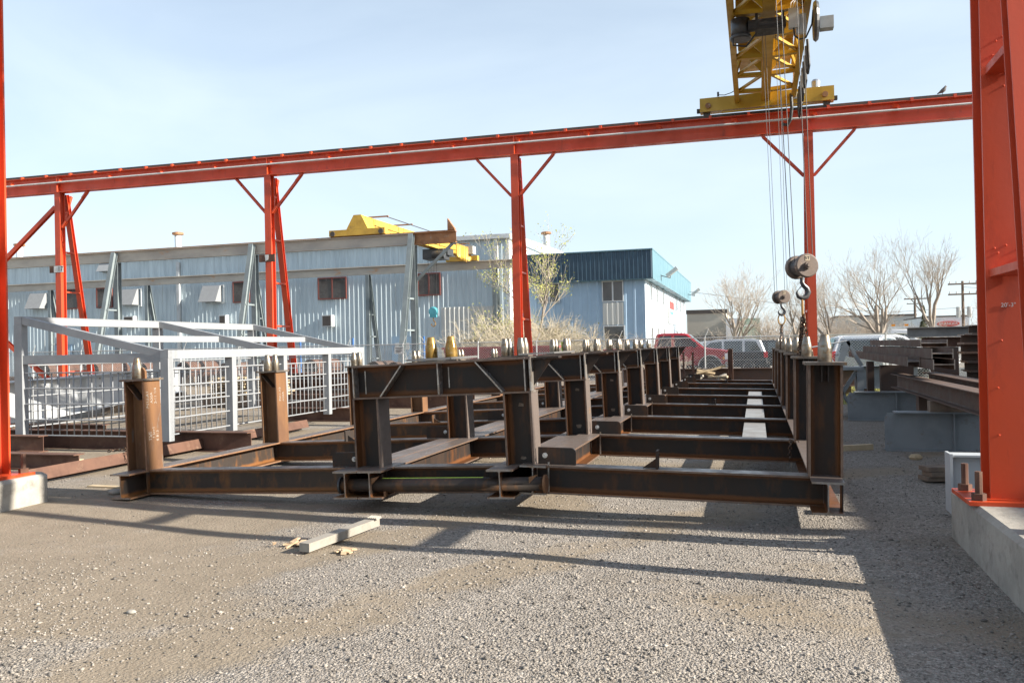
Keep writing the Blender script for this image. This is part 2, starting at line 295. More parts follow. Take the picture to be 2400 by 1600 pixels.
    def mesh(s,name,m,smooth=False):
        me=bpy.data.meshes.new(name); me.from_pydata(s.v,[],s.f); me.materials.append(MT[m])
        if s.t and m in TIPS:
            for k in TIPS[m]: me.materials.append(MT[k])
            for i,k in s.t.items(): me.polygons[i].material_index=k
        if s.r:
            at=me.attributes.new('rust','FLOAT','POINT')
            for i,k in s.r.items(): at.data[i].value=k
        me.update()
        import bmesh
        bm=bmesh.new(); bm.from_mesh(me); bmesh.ops.recalc_face_normals(bm,faces=bm.faces[:]); bm.to_mesh(me); bm.free()
        if smooth:
            for p in me.polygons: p.use_smooth=len(p.vertices)<=4
        return me
    def build(s,name,m,parent=None,loc=None,smooth=False): return put(name,s.mesh(name,m,smooth),parent,loc)
def put(name,me,parent=None,loc=None,rot=None):
    o=bpy.data.objects.new(name,me); COL.objects.link(o)
    if parent: o.parent=parent
    if loc is not None: o.location=loc
    if rot is not None: o.rotation_euler=rot
    return o
def tag(o,label,cat,group=None):
    o['label']=label; o['category']=cat
    if group: o['group']=group
    return o
def thing(name,label,cat,loc=(0,0,0),rot=(0,0,0),group=None):
    o=bpy.data.objects.new(name,None); COL.objects.link(o); o.location=loc; o.rotation_euler=rot; o.empty_display_size=.2
    return tag(o,label,cat,group)
def struct(o): o['kind']='structure'; return o
def copy_tree(o,parent=None):
    c=o.copy(); COL.objects.link(c); c.parent=parent
    for ch in list(o.children): copy_tree(ch,c)
    return c
def text(name,body,size,m,parent,mw,ext=.002):
    cu=bpy.data.curves.new(name,'FONT'); cu.body=body; cu.size=size; cu.align_x='CENTER'; cu.align_y='CENTER'; cu.extrude=ext
    to=bpy.data.objects.new('tmp',cu); COL.objects.link(to); dg=bpy.context.evaluated_depsgraph_get(); dg.update()
    me=bpy.data.meshes.new_from_object(to.evaluated_get(dg)); bpy.data.objects.remove(to)
    me.materials.clear(); me.materials.append(MT[m]); o=put(name,me,parent); o.matrix_local=mw; return o
def face_cam(loc,rz=0,spin=0):  # lettering upright, facing -Y
    return Matrix.Translation(loc)@Matrix.Rotation(rz,4,'Z')@Matrix.Rotation(math.pi/2,4,'X')@Matrix.Rotation(spin,4,'Z')

# ================================================================== SETTING
def grid_ground():
    xs=np.concatenate([[-900,-500,-250,-120,-70,-45,-30,-22],np.arange(-18,8.01,.22),[12,20,35,60,110,250,500,900]])
    ys=np.concatenate([[-300,-100,-40,-15,-5],np.arange(0,16.01,.22),[20,26,33,45,70,110,200,400,900,1600]])
    X,Y=np.meshgrid(xs,ys); m=((X>-18)&(X<8)&(Y>0)&(Y<16)).astype(float)
    fade=np.clip(np.minimum(np.minimum(X+18,8-X),np.minimum(Y,16-Y))/2,0,1)*m
    Z=(np.sin(X*1.3+Y*.7)*.009+np.sin(X*.6-Y*1.1+2)*.012+np.sin(X*3.1+1)*np.sin(Y*2.3)*.006)*fade
    nx,ny=len(xs),len(ys)
    v=np.stack([X,Y,Z],-1).reshape(-1,3); i=np.arange((ny-1)*nx).reshape(ny-1,nx)[:,:-1].ravel()
    f=np.stack([i,i+1,i+nx+1,i+nx],-1)
    me=bpy.data.meshes.new('ground'); me.from_pydata(v.tolist(),[],f.tolist()); me.materials.append(MT['ground'])
    for p in me.polygons: p.use_smooth=True
    struct(put('ground',me))
grid_ground()
def gz(x,y):
    fade=max(0,min(1,min(x+18,8-x,y,16-y)/2)); return (math.sin(x*1.3+y*.7)*.009+math.sin(x*.6-y*1.1+2)*.012+math.sin(x*3.1+1)*math.sin(y*2.3)*.006)*fade
b=MB(); b.add([(-60,37.5,.004),(60,37.5,.004),(60,49.5,.004),(-60,49.5,.004)],[(0,1,2,3)])
MT['asphalt']=mat('parking_asphalt',(.075,.073,.07),(.06,.058,.056),(.11,.105,.1),scale=1.5,rough=.9,bump=.2,bscale=60)
struct(b.build('parking_lot','asphalt'))
def stones():
    n=62000
    d=2.9*np.exp(rng.random(n)*1.6); lat=(rng.random(n)*1.5-.75)*d
    X=-math.sin(TH)*d+math.cos(TH)*lat; Y=math.cos(TH)*d+math.sin(TH)*lat
    clump=np.sin(X*1.1+.4)*np.sin(Y*.9+X*.5)+.5*np.sin(X*2.7)*np.sin(Y*2.1+1)-np.clip((-2.2-X)*.35,-.5,1.1)
    keep=(clump+rng.normal(0,.45,n)>-.35)&(~((X>1.4)&(Y<7.7)&(X<4)))
    X,Y=X[keep],Y[keep]; n=len(X)
    r=np.exp(rng.normal(math.log(.0068),.38,n)); r=np.clip(r,.003,.02)
    fade=np.clip(np.minimum(np.minimum(X+18,8-X),np.minimum(Y,16-Y))/2,0,1)
    Z=(np.sin(X*1.3+Y*.7)*.009+np.sin(X*.6-Y*1.1+2)*.012+np.sin(X*3.1+1)*np.sin(Y*2.3)*.006)*fade
    base=np.array([(1,0,0),(0,1,0),(-1,0,0),(0,-1,0),(0,0,1),(0,0,-1)],float)
    a=rng.random(n)*6.28; ca,sa=np.cos(a)[:,None],np.sin(a)[:,None]
    jit=base[None]*(.7+.6*rng.random((n,6,1)))+rng.normal(0,.16,(n,6,3))
    jit[:,:,2]*=.62
    x=jit[:,:,0]*ca-jit[:,:,1]*sa; y=jit[:,:,0]*sa+jit[:,:,1]*ca
    V=np.stack([x*r[:,None]+X[:,None],y*r[:,None]+Y[:,None],jit[:,:,2]*r[:,None]+(Z+r*.22)[:,None]],-1).reshape(-1,3)
    F=np.array([(0,1,4),(1,2,4),(2,3,4),(3,0,4),(1,0,5),(2,1,5),(3,2,5),(0,3,5)])
    F=(F[None]+(np.arange(n)*6)[:,None,None]).reshape(-1,3)
    me=bpy.data.meshes.new('gravel_stones'); me.vertices.add(len(V)); me.vertices.foreach_set('co',V.ravel())
    me.loops.add(F.size); me.loops.foreach_set('vertex_index',F.ravel()); me.polygons.add(len(F))
    me.polygons.foreach_set('loop_start',np.arange(len(F))*3); me.polygons.foreach_set('loop_total',np.full(len(F),3)); me.update(); me.validate()
    me.materials.append(MT['stone']); o=put('gravel_stones',me); o['kind']='stuff'; o['label']='loose pale gravel stones scattered over the yard'
stones()

# ------------------------------------------------------------------ unseen low building, added off to the right to shade the yard
t=thing('shade_building','unseen low building added right of the yard to shade the stacked steel','building',(12.5,0,0))
b=MB(); b.box(0,5.5,-16,24,0,5.45); b.build('wall','brown_d',t)
b=MB(); b.box(-.12,5.6,-16.1,24.1,5.453,5.6); b.build('roof_edge','trim',t)

# ------------------------------------------------------------------ corrugated shed at the rear left
def corr(x0,x1,y,z0,z1,pitch=.36,rw=.15,h=.032,flip=-1,sl=.05):
    "standing-rib sheet facing -Y"
    m=MB(); xs=[];x=x0
    pr=[]
    while x<x1-pitch*.5:
        pr+=[(x,0),(x+pitch-rw,0),(x+pitch-rw+sl,h),(x+pitch-sl,h)]; x+=pitch
    pr.append((x1,0)); n=len(pr)
    vs=[(a,y+flip*d,z0) for a,d in pr]+[(a,y+flip*d,z1) for a,d in pr]
    return m.add(vs,[(i,i+1,n+i+1,n+i) for i in range(n-1)])
def F(x): d=-(x+16.1); return -((16.1+d)*(1-.0227*d/54)-16.1)
sh=thing('corrugated_shed','long pale blue corrugated steel shed behind the fence','building',(-16.1,54,0),(0,0,R(1.3)))
m=corr(-62,0,0,0,9.15); m.build('wall','wallL',sh)
b=MB(); b.add([(.002,-.04,0),(.002,34,0),(.002,34,9.3),(.002,17,9.9),(.002,-.04,9.3)],[(0,1,2,3,4)]); b.build('end_wall','wallwhite',sh)
b=MB(); b.prism([(-.25,9.0),(34.2,9.0),(34.2,9.35),(17,9.95),(-.25,9.35)],-62.2,.2,'x'); b.build('roof','trim',sh)
b=MB(); b.box(-62,.22,-.42,-.262,9.02,9.3); b.build('gutter','trim',sh)
b=MB(); b.box(-1.0,-.72,-.26,-.06,0,9.0); b.build('downspout','trim',sh)
b=MB(); b.box(F(-42.95),F(-42.7),-.26,-.06,0,8.6); b.build('downspout','trim',sh)
b=MB(); b.box(-.12,.06,-.15,-.102,0,9.0); b.build('corner_trim','trim',sh)
def window(par,x0,x1,z0,z1,y,fm,gm,mull=True,ft=.1):
    b=MB(); b.box(x0-ft,x1+ft,y-.10,y-.02,z0-ft,z0); b.box(x0-ft,x1+ft,y-.10,y-.02,z1,z1+ft); b.box(x0-ft,x0,y-.10,y-.02,z0,z1); b.box(x1,x1+ft,y-.10,y-.02,z0,z1)
    if mull: c=(x0+x1)/2; b.box(c-.05,c+.05,y-.095,y-.02,z0,z1)
    wo=b.build('window',fm,par)
    if mull:
        for a0,a1 in ((x0,c-.05),(c+.05,x1)): g=MB(); g.box(a0,a1,y-.075,y-.05,z0,z1); g.build('pane',gm,wo)
    else: g=MB(); g.box(x0,x1,y-.075,y-.05,z0,z1); g.build('pane',gm,wo)
    return wo
for x0,x1,mu in ((-30.65,-28.5,True),(-22.75,-21.2,True),(-37.9,-36.6,False),(-50.6,-49.2,False),(-53.95,-52.6,False)):
    window(sh,F(x0),F(x1),5.4,6.82,-.06,'redframe','dglass',mu,.09)
for x,z in ((-56.5,6.05),(-47.4,6.06),(-39.8,6.06)):      # sloped ventilation hoods
    X=F(x); h=MB(); h.prism([(-.85,-.62),(-.05,-.62),(-.05,.62),(-.25,.62)],X-.75,X+.75,'x'); h.v=[(a,bb,c+z) for a,bb,c in h.v]; ho=h.build('vent_hood','galv',sh)
    g=MB(); g.box(X+.76,X+1.0,-.12,-.06,z-.72,z-.66); g.box(X+.76,X+1.0,-.12,-.06,z+.6,z+.66); g.box(X+.97,X+1.0,-.12,-.06,z-.66,z+.6); g.build('hood_bracket','trim',ho)
h=MB(); h.prism([(-.7,-.4),(-.05,-.4),(-.05,.4),(-.2,.4)],F(-49.6)-.55,F(-49.6)+.55,'x'); h.v=[(a,bb,c+8.55) for a,bb,c in h.v]; h.build('vent_hood','galv',sh)
for x,z,wd in ((-29.87,3.75,.8),(-38.7,4.0,.6),(-47.3,4.15,.9)):
    X=F(x); h=MB(); h.box(X-wd/2,X+wd/2,-.5,-.06,z-.42,z+.42); ho=h.build('exhaust_box','trim',sh)
    g=MB(); g.box(X-wd/2+.08,X+wd/2-.08,-.515,-.502,z-.36,z+.36); g.build('louvre','roofd',ho)
for x0,x1 in ((-24.9,-23.3),(-55,-53.2)):
    d=MB(); d.box(F(x0),F(x1),-.15,-.102,0,2.5); do=d.build('door','officewall',sh)
    g=MB(); g.box(F(x0)+.25,F(x1)-.25,-.16,-.142,1.55,2.05); g.build('notice','white',do)
m=corr(-21.05+16.1,-16.95+16.1,-.105,.1,4.45,.34); m.build('patch_sheet','patch',sh)
b=MB(); b.box(-19.3+16.1,-17.4+16.1,-.5,-.12,2.02,2.2); b.build('awning','roofd',sh)
for x,y,z0,z1 in ((F(-62.9),4,9.4,11.5),(F(-46.05),4,9.4,11.6),(-17.05+16.1,16,9.9,11.6)):
    b=MB(); b.cyl((x,y,z0),(x,y,z1-.25),.26,n=14); so_=b.build('flue_stack','trim',sh,smooth=True)
    b=MB(); b.lathe([(.30,z1-.27),(.46,z1-.2),(.46,z1-.05),(.28,z1)],(x,y,0),14); b.build('rain_cap','rearrust',so_)
for x in (-27.3,-26.1,-31.5,-33.5,-21.9):
    b=MB(); b.cyl((x,52.6,0),(x,52.6,2.45),.07,n=8); tag(b.build('bollard','bluepole'),{-27.3:'blue bollard nearest the shed door',-26.1:'tall blue bollard just left of the shed door',-31.5:'blue bollard under the exhaust box',-33.5:'leftmost blue bollard by the shed wall',-21.9:'blue bollard right of the shed door'}[x],'bollard','blue bollards along the shed wall')

# ------------------------------------------------------------------ two-storey blue office
of=thing('office_building','two storey blue metal office with deep dark ribbed fascia','building',(-7.04,55.3,0))
m=corr(-9.3,0,0,0,5.95,.62,.2,.035,-1,.04); m.build('front_wall','officewall',of)
b=MB(); b.add([(.0,-.05,0),(0,32.4,0),(0,32.4,5.95),(0,-.05,5.95)],[(0,1,2,3)]); b.build('side_wall','officeside',of)
def ribs_side(x,y0,y1,z0,z1,p=.62):
    mm=MB(); y=y0
    while y<y1: mm.box(x,x+.04,y,y+.2,z0,z1); y+=p
    return mm
ribs_side(.004,.3,32,.0,5.9,1.24).build('wall_rib','officeside',of)
m=corr(-9.3,.6,-.5,5.97,7.85,.29,.145,.07,-1,.04); fa=m.build('fascia','fascia',of)
b=MB(); b.add([(.6,-.55,5.97),(.6,33,5.97),(.6,33,7.85),(.6,-.55,7.85)],[(0,1,2,3)]); b.build('side_fascia','fasciaS',of)
b=MB(); b.box(-9.3,.62,-.62,33,7.853,7.93); b.build('coping','fasciaS',of)
b=MB(); b.box(-9.3,.6,-.5,33,5.93,5.967); b.build('soffit','fasciaS',of)
b=MB(); b.box(-6.2,-2.8,8,11,7.94,8.35); b.build('roof_unit','fasciaS',of)
window(of,-2.82,-1.50,4.58,5.86,-.03,'trim','glass',True,.07)
window(of,-7.24,-5.9,4.64,5.86,-.03,'trim','glass',True,.07)
m=corr(-2.86,-1.46,-.075,2.95,4.45,.36,.14,.06,-1,.03); m.build('spandrel','patch',of)
window(of,-2.78,-1.46,.9,2.84,-.03,'trim','glass',False,.07)
window(of,-7.24,-5.9,.9,2.84,-.03,'trim','glass',False,.07)
for y in (58.3,62.15,66.2,77.7,81.6,85.5):
    for z0,z1 in ((4.62,5.88),(1.3,2.83)):
        g=MB(); g.box(.02,.09,y-55.3-.4,y-55.3+.4,z0,z1); wn=g.build('window','trim',of)
        g=MB(); g.box(.092,.10,y-55.3-.32,y-55.3+.32,z0+.08,z1-.08); g.build('pane','dglass',wn)
g=MB(); g.box(.05,.12,14.4,19.3,3.3,5.35); sg=g.build('company_sign','white',of)
g=MB(); g.box(.122,.13,15.0,18.8,4.55,5.2); g.build('red_emblem','signred',sg)
g=MB(); g.box(.122,.13,15.4,18.2,4.1,4.35); g.build('blue_band','signblue',sg)
for y,s_ in ((4.5,1.),(29,1.)):
    g=MB(); g.bar((.62,y,6.5),(1.25,y,6.3),.06,.06); g.bar((1.25,y,6.3),(1.25,y,6.62),.06,.06); lo_=g.build('flood_lamp_arm','greypaint',of)
    g=MB(); g.bar((1.0,y,6.45),(1.75,y,7.0),.55,.24); g.build('flood_lamp_head','greybox',lo_)

# ------------------------------------------------------------------ far buildings
t=thing('beige_warehouse','low beige warehouse beyond the trees with dark window band','building',(-8.6,110,0))
b=MB(); b.box(0,5.0,0,20,0,5.4); b.build('wall','beige',t)
b=MB(); b.box(-.1,5.1,-.1,20,5.4,5.9); b.build('roof_edge','roofd',t)
b=MB(); b.box(.1,4.9,-.06,-.01,1.2,2.5); b.build('window_band','roofd',t)
b=MB(); b.box(5.02,6.5,-3,18,0,4.6); b.build('entrance_block','wallwhite',t)
t=thing('green_glass_office','small green glazed office block beside the beige warehouse','building',(-2.05,110,0))
b=MB(); b.box(0,2.6,-1,14,0,4.6); b.build('wall','greenb',t)
for k in range(3):
    b=MB(); b.box(-.03,2.63,-1.05,-1.003,.9+k*1.35,1.05+k*1.35); b.build('mullion','trim',t)
t=thing('far_grey_shed','wide low grey shed on the horizon behind the trees','building',(12.5,130,0))
b=MB(); b.box(-1,9.5,0,15,0,4.9); b.build('wall','greybox',t); b=MB(); b.box(-1.2,9.7,-.2,15,4.9,5.15); b.build('roof_edge','roofd',t)
t=thing('trailer_depot','white flat depot building with red oval lettered sign','building',(18.0,100,0))
b=MB(); b.box(0,4.3,0,14,0,3.9); b.build('wall','wallwhite',t); b=MB(); b.box(-.05,4.35,-.06,14,3.9,4.05); b.build('roof_edge','roofd',t)
b=MB(); b.prism([(2.2+1.15*math.cos(a)*(1 if abs(math.cos(a))<.9 else .98),3.15+.3*math.sin(a)) for a in [i*math.pi/10 for i in range(20)]],-.12,-.02); sg=b.build('sign_panel','signred',t)
text('lettering','BRANDER',.42,'white',sg,face_cam((2.2,-.135,3.15)))

# ------------------------------------------------------------------ chain-link fence
fx0,fx1,FY,FH=-45.,13.,33.,1.83
fe=thing('chain_link_fence','galvanised chain link fence with outward leaning top arms across the yard back','fence',(0,FY,0))
posts=[-44,-41,-38,-35,-32,-29,-26,-23,-20.2,-17.4,-14.73,-11.28,-8.72,-5.3,-1.92,1.2,4.58,7.7,10.8]
pm_=MB(); pm_.cyl((0,0,0),(0,0,FH+.03),.032,n=8)
am_=MB(); am_.cyl((0,0,FH),(.16,-.0,FH+.36),.016,n=6)
pme=pm_.mesh('post','fence'); ame=am_.mesh('top_arm','fence')
for x in posts:
    p=put('post',pme,fe,(x,0,0)); put('top_arm',ame,p)
b=MB(); b.cyl((fx0,0,FH),(fx1,0,FH),.022,n=6); b.build('top_rail','fence',fe)
b=MB(); b.cyl((fx0,0,.95),(fx1,0,.95),.008,n=4); b.build('tension_wire','fence',fe)
b=MB(); sp=.105; hh=FH-.08; k=fx0-hh
wires=[]
def wire(x0,z0,x1,z1,y):
    r=.0055; b.add([(x0-r,y,z0),(x0+r,y,z0),(x0,y-r*1.7,z0),(x1-r,y,z1),(x1+r,y,z1),(x1,y-r*1.7,z1)],[(0,1,4,3),(1,2,5,4),(2,0,3,5)])
x=fx0
while x<fx1: wire(x,.05,x+hh,.05+hh,0); wire(x+hh,.05,x,.05+hh,.006); x+=sp
o=b.build('chain_link_mesh','fence',fe); o['kind']='stuff'
g=MB(); g.box(-15.12,-14.68,-.03,-.02,1.42,1.72); sg=g.build('notice_board','white',fe)
for i,(a0,a1) in enumerate(((.05,.39),(.10,.34),(.05,.36),(.08,.30))):
    g=MB(); g.box(-15.12+a0,-15.12+a1,-.033,-.031,1.66-i*.062,1.685-i*.062); g.build('notice_line','black_ink',sg)

# ------------------------------------------------------------------ grey yard-crane runways behind the fence
YA,YB=36.5,51.
ra=thing('rear_crane_runway','rust streaked grey crane runway beam nearest the fence','crane runway',(0,YA,0),group='grey crane runways before the shed')
b=MB(); b.ibeam((-62,0,6.87),(-15.7,0,6.87),.55,.26,.03,.02); b.build('runway_beam','rearbeam',ra)
b=MB(); b.ibeam((-15.69,0,6.87),(-13.45,0,6.87),.55,.26,.03,.02); b.build('beam_end','rearrust',ra)
b=MB(); b.box(-62,-13.5,-.05,.05,7.148,7.20); b.build('rail','rearrust',ra)
b=MB(); b.prism([(-13.85,7.2),(-13.5,7.2),(-13.5,7.25),(-13.85,7.75)],-.1,.1); b.build('end_stop','rearrust',ra)
rb=thing('rear_crane_runway','plain grey crane runway beam close to the shed wall','crane runway',(0,YB,0),group='grey crane runways before the shed')
b=MB(); b.ibeam((-75,0,6.97),(-14.4,0,6.97),.52,.26,.03,.02); b.build('runway_beam','rearbeam',rb)
b=MB(); b.box(-75,-14.4,-.05,.05,7.233,7.28); b.build('rail','rearbeam',rb)
def rear_col(name,label,x,y,top,lean,grp,w_=.32):
    "vertical leg plus raking leg: lean<0 rakes toward the camera, lean>0 away"
    c=thing(name,label,'column',(x,y,0),group=grp)
    b=MB(); b.ibeam((0,0,0),(0,0,top),.30,.26,.02,.015,(0,1,0)); b.build('leg','rearcol',c)
    b=MB(); b.ibeam((0,lean,0),(0,lean*.06+(.0),top-.1) if lean>0 else (0,-.2,top+.5),.26,.24,.02,.015,(0,1,0)); b.build('raking_leg','rearcol',c)
    for z in (1.0,2.5,4.0):
        f=1-z/(top); yy=lean*f if lean>0 else (lean*f-.2*(1-f))
        b=MB(); b.bar((0,0,z),(0,yy,z),.1,.08); b.build('rung','rearcol',c)
    return c
for x,lb in ((-41.2,'far left'),(-32.9,'left'),(-24.4,'middle'),(-15.65,'right end')):
    c=rear_col('rear_runway_column',{'far left':'grey raking runway column furthest left before the shed','left':'grey raking runway column beside column sign 17','middle':'grey raking runway column just left of the second orange column','right end':'grey raking runway column under the rusty beam end'}[lb],x,YA,6.57,-1.9,'raking columns of the near grey runway')
    if lb=='right end':
        b=MB(); b.ibeam((.15,0,4.9),(2.0,0,6.55),.14,.12,.012,.01,(0,1,0)); b.build('knee_brace','rearcol',c)
for x,lb in ((-52.3,'grey runway column furthest left close to the shed wall'),(-43.3,'grey runway column between the two left vent hoods'),(-34.05,'grey runway column near the shed behind the orange column'),(-25.25,'grey runway column near the shed beside its double window'),(-16.2,'grey runway column near the shed corner by the budding tree')):
    rear_col('rear_runway_column',lb,x,YB,6.7,1.7,'columns of the runway by the shed')
# yellow crane on the grey runways
yc=thing('rear_bridge_crane','weathered yellow bridge crane parked on the grey runways','crane',(-18.5,0,0))
b=MB(); b.bar((-1.55,YA,7.36),(1.45,YA,7.36),.34,.3); b.build('end_truck','yellow2',yc)
for s in (-1.35,1.25): b=MB(); b.cyl((s,YA-.21,7.33),(s,YA-.17,7.33),.13,n=12); b.build('wheel_cover','roofd',yc)
b=MB(); b.prism([(-.6,7.515),(.55,7.515),(.2,8.2),(-.2,8.2)],YA-.17,YA+.17); b.build('end_frame','yellow2',yc)
b=MB(); b.box(-.28,.28,YA+.18,YB-.18,7.62,8.16); b.build('girder','yellow2',yc)
for i in range(8):
    y=YA+1.2+i*1.75; b=MB(); b.box(-.292,.292,y,y+.05,7.61,8.172); b.build('stiffener_band','rearrust',yc)
for i in range(5):
    y=YA+1.0+i*3.0; b=MB(); b.box(.0,1.1,y,y+.06,8.2,8.27); b.build('festoon_arm','rearrust',yc)
b=MB(); b.tube([(1.05,YA+1,8.2),(1.05,YB-1,8.2)],.025,6); b.build('festoon_wire','rope',yc)
b=MB(); b.bar((-1.0,YB,7.45),(1.2,YB,7.45),.34,.32); b.build('end_truck','yellow2',yc)
b=MB(); b.box(.55,1.25,YB-1.2,YB-.6,7.62,8.12); b.build('control_cabinet','greybox',yc)
cab=[]
for i in range(13):
    y=47.8+i*.2; cab=[(.9,y,8.05),(.9,y+.03,7.95-.55-.25*random.random()),(.9,y+.1,7.95-.7-.2*random.random()),(.9,y+.17,7.4),(.9,y+.2,7.95)]
    b=MB(); b.tube(cab,.045,5); b.build('festoon_loop','yellow2',yc)
b=MB(); b.box(-.55,.75,45.8,46.9,6.95,7.55); b.box(-.3,.9,46.2,47.2,7.2,7.6); ht=b.build('hoist_body','dark',yc)
b=MB(); b.cyl((.2,45.6,7.15),(.95,45.6,7.15),.24,n=14); b.build('hoist_motor','dark',ht)
hb=thing('rear_hook_block','small turquoise hook block hanging before the shed','hook block',(-18.75,46.6,3.85))
b=MB(); b.lathe([(.0,-.09),(.22,-.09),(.3,-.03),(.3,.03),(.22,.09),(.0,.09)],(0,0,0),18,'y'); b.box(-.22,.22,-.08,.08,-.36,-.05); b.build('block_body','cyan',hb)
b=MB(); b.tube([(0,0,-.36),(0,0,-.55),(.12,0,-.66),(.12,0,-.82),(0,0,-.92),(-.12,0,-.84),(-.13,0,-.74)],.035,6); b.build('hook','ochre',hb)
for dx in (-.2,-.07,.07,.2): b=MB(); b.cyl((dx,0,.2),(dx*1.4,0,3.15),.012,n=4); b.build('wire_rope','rope',hb)

# ------------------------------------------------------------------ orange runways
def orange_col(label,loc,rz,side,top,sign=None,xbrace=0,knees=(1,1)):
    "main H leg with front face -Y, raking leg toward side*Y; base plate at z=0 of the thing"
    c=thing('runway_column',label,'column',loc,(0,0,rz),'orange crane runway columns')
    b=MB(); b.ibeam((.13,.13,.03),(.13,.13,top),.27,.25,.022,.016,(0,1,0)); b.build('leg','orange',c)
    yb,yt=((-1.02,-.04) if side<0 else (1.75,.42))
    b=MB(); b.ibeam((.13,yb,.03),(.13,yt,top-.02),.15,.22,.014,.012,(0,1,0)); b.build('raking_leg','orange',c)
    n=5
    for i in range(n):
        z=1.7+i*1.5 if side<0 else 1.0+i*1.55
        if z>top-.6: continue
        f=z/top; ye=yb+(yt-yb)*f
        b=MB(); b.box(.04,.22,min(.265 if side>0 else .0,ye),max(.0 if side<0 else .265,ye),z,z+.03) if False else b.bar((.13,.13+.14*side,z),(.13,ye-.1*side,z),.2,.055); b.build('strut','orange',c)
    b=MB(); b.box(-.17,.43,-.16,.42,0,.03); bp=b.build('base_plate','orange',c)
    for bx,by in ((-.09,-.08),(.35,-.08),(-.09,.34),(.35,.34)):
        b=MB(); b.cyl((bx,by,.03),(bx,by,.08),.05,n=6); nb=b.build('nut','brown',bp); b=MB(); b.cyl((bx,by,.08),(bx,by,.24),.026,n=8); b.build('anchor_bolt','brown',nb)
    for k,s in zip(knees,(-1,1)):
        if not k: continue
        x0=.13+s*.15; b=MB(); b.ibeam((x0,.13,top-1.32),(x0+s*1.15,.13,top-.05),.09,.09,.008,.008,(0,1,0)); kb=b.build('knee_brace','orange',c)
        b=MB(); b.bar((x0+s*.95,.11,top-.27),(x0+s*1.2,.11,top+.0),.06,.14,(0,-1,0)); b.bar((x0-s*.02,.11,top-1.34),(x0+s*.17,.11,top-1.13),.06,.14,(0,-1,0)); b.build('gusset','orange',kb)
    b=MB(); b.bar((.13,.13+.15*side,top-1.1),(.13,.13+.55*side,top-.05),.14,.10); b.build('rear_gusset','orange',c)
    return c
TOPZ=7.93
# far runway, turned 1.45 degrees
FR=R(1.45); far=thing('far_crane_runway','long orange crane runway beam crossing the yard against the sky','crane runway',(1.51,26.2,0),(0,0,FR),'orange crane runways')
def runway(par,x0,x1,colx,bar_side=-1):
    b=MB(); b.ibeam((x0,.13,TOPZ+.32),(x1,.13,TOPZ+.32),.64,.32,.028,.018); b.build('runway_beam','orange',par)
    b=MB(); b.box(x0,x1,.08,.18,TOPZ+.643,TOPZ+.75); b.build('crane_rail','rail',par)
    b=MB(); b.cyl((x0,-.13,TOPZ+.36),(x1,-.13,TOPZ+.36),.032,n=8); b.build('conductor_bar','white',par)
    bk=MB(); bk.box(-.03,.03,-.16,.11,.40,.44); bk.add([(-.12,-.005,.40),(.12,-.005,.40),(.05,-.1,.52),(-.12,-.1,.56)],[(0,1,2,3)]); bk.v=[(a,c,d+TOPZ) for a,c,d in bk.v]; bm_=bk.mesh('bar_bracket','orange')
    cl=MB(); cl.box(-.04,.04,-.05,.07,.60,.70); cl.v=[(a,c,d+TOPZ) for a,c,d in cl.v]; cm_=cl.mesh('rail_clip','orange')
    x=x0+.7; i=0
    while x<x1:
        if i%2==0: put('bar_bracket',bm_,par,(x,0,0))
        put('rail_clip',cm_,par,(x+.4,0,0)); x+=1.14; i+=1
    for cx in colx:
        b=MB(); b.box(cx+.11,cx+.15,-.02,.12,TOPZ+.03,TOPZ+.61); b.build('web_stiffener','orange',par)
runway(far,-46,19,[-36.56,-27.42,-18.28,-9.14,0,9.14])
cF={-27.42:'orange runway column carrying the white sign number 17',-18.28:'second orange runway column with brown sign strap behind the cage',-9.14:'orange runway column rising beside the budding tree',0:'orange runway column behind the hanging hook blocks',-36.56:'orange runway column at the far left of the far runway',9.14:'orange runway column hidden right of the near column'}
for u,lb in cF.items():
    loc=(1.51+u*math.cos(FR),26.2+u*math.sin(FR),0)
    c=orange_col(lb,loc,FR,1,TOPZ,knees=(0 if u==-27.42 else 1,1))
    if u in (-27.42,-18.28):
        b=MB(); b.box(-.22,.42,-.06,-.03,4.83,5.10); sb=b.build('number_strap','brown',c)
        if u==-27.42:
            b=MB(); b.box(.0,.42,-.075,-.062,4.84,5.09); pl=b.build('number_plate','white',sb); text('number','17',.26,'black_ink',pl,face_cam((.31,-.08,4.965)))
        else:
            b=MB(); b.prism([(.02,5.08),(.17,5.08),(.15,4.9),(.05,4.86)],-.07,-.062); b.build('torn_label','white',sb)
    if u==-27.42:
        b=MB(); b.ibeam((-.05,.13,7.4),(-8.9,.13,.5),.15,.15,.012,.01,(0,1,0)); b.build('bay_brace','orange',c)
        b=MB(); b.ibeam((-.05,.2,.3),(-8.9,.2,6.9),.15,.15,.012,.01,(0,1,0)); b.build('bay_brace','orange',c)
# near runway (its beam passes overhead; columns flank the picture)
near=thing('near_crane_runway','orange crane runway overhead on the near columns','crane runway',(1.65,6.87,0),group='orange crane runways')
runway(near,-28,11.2,[-18.8,-9.4,0])
cR=orange_col('tall orange column on concrete at the right picture edge',(1.64,6.87,.42),0,-1,TOPZ-.42)
text('chalk_note',"20'-3\"",.042,'white',cR,face_cam((.15,-.008,1.46)),.001)
cL=orange_col('orange column on concrete at the left picture edge',(-8.16,6.87,.33),0,-1,TOPZ-.33)
b=MB(); b.box(10.9,11.2,-.02,.28,0,TOPZ-.002); b.build('roof_post','orange',near)
orange_col('orange near runway column left of the picture',(-17.4,6.87,.3),0,-1,TOPZ-.3)
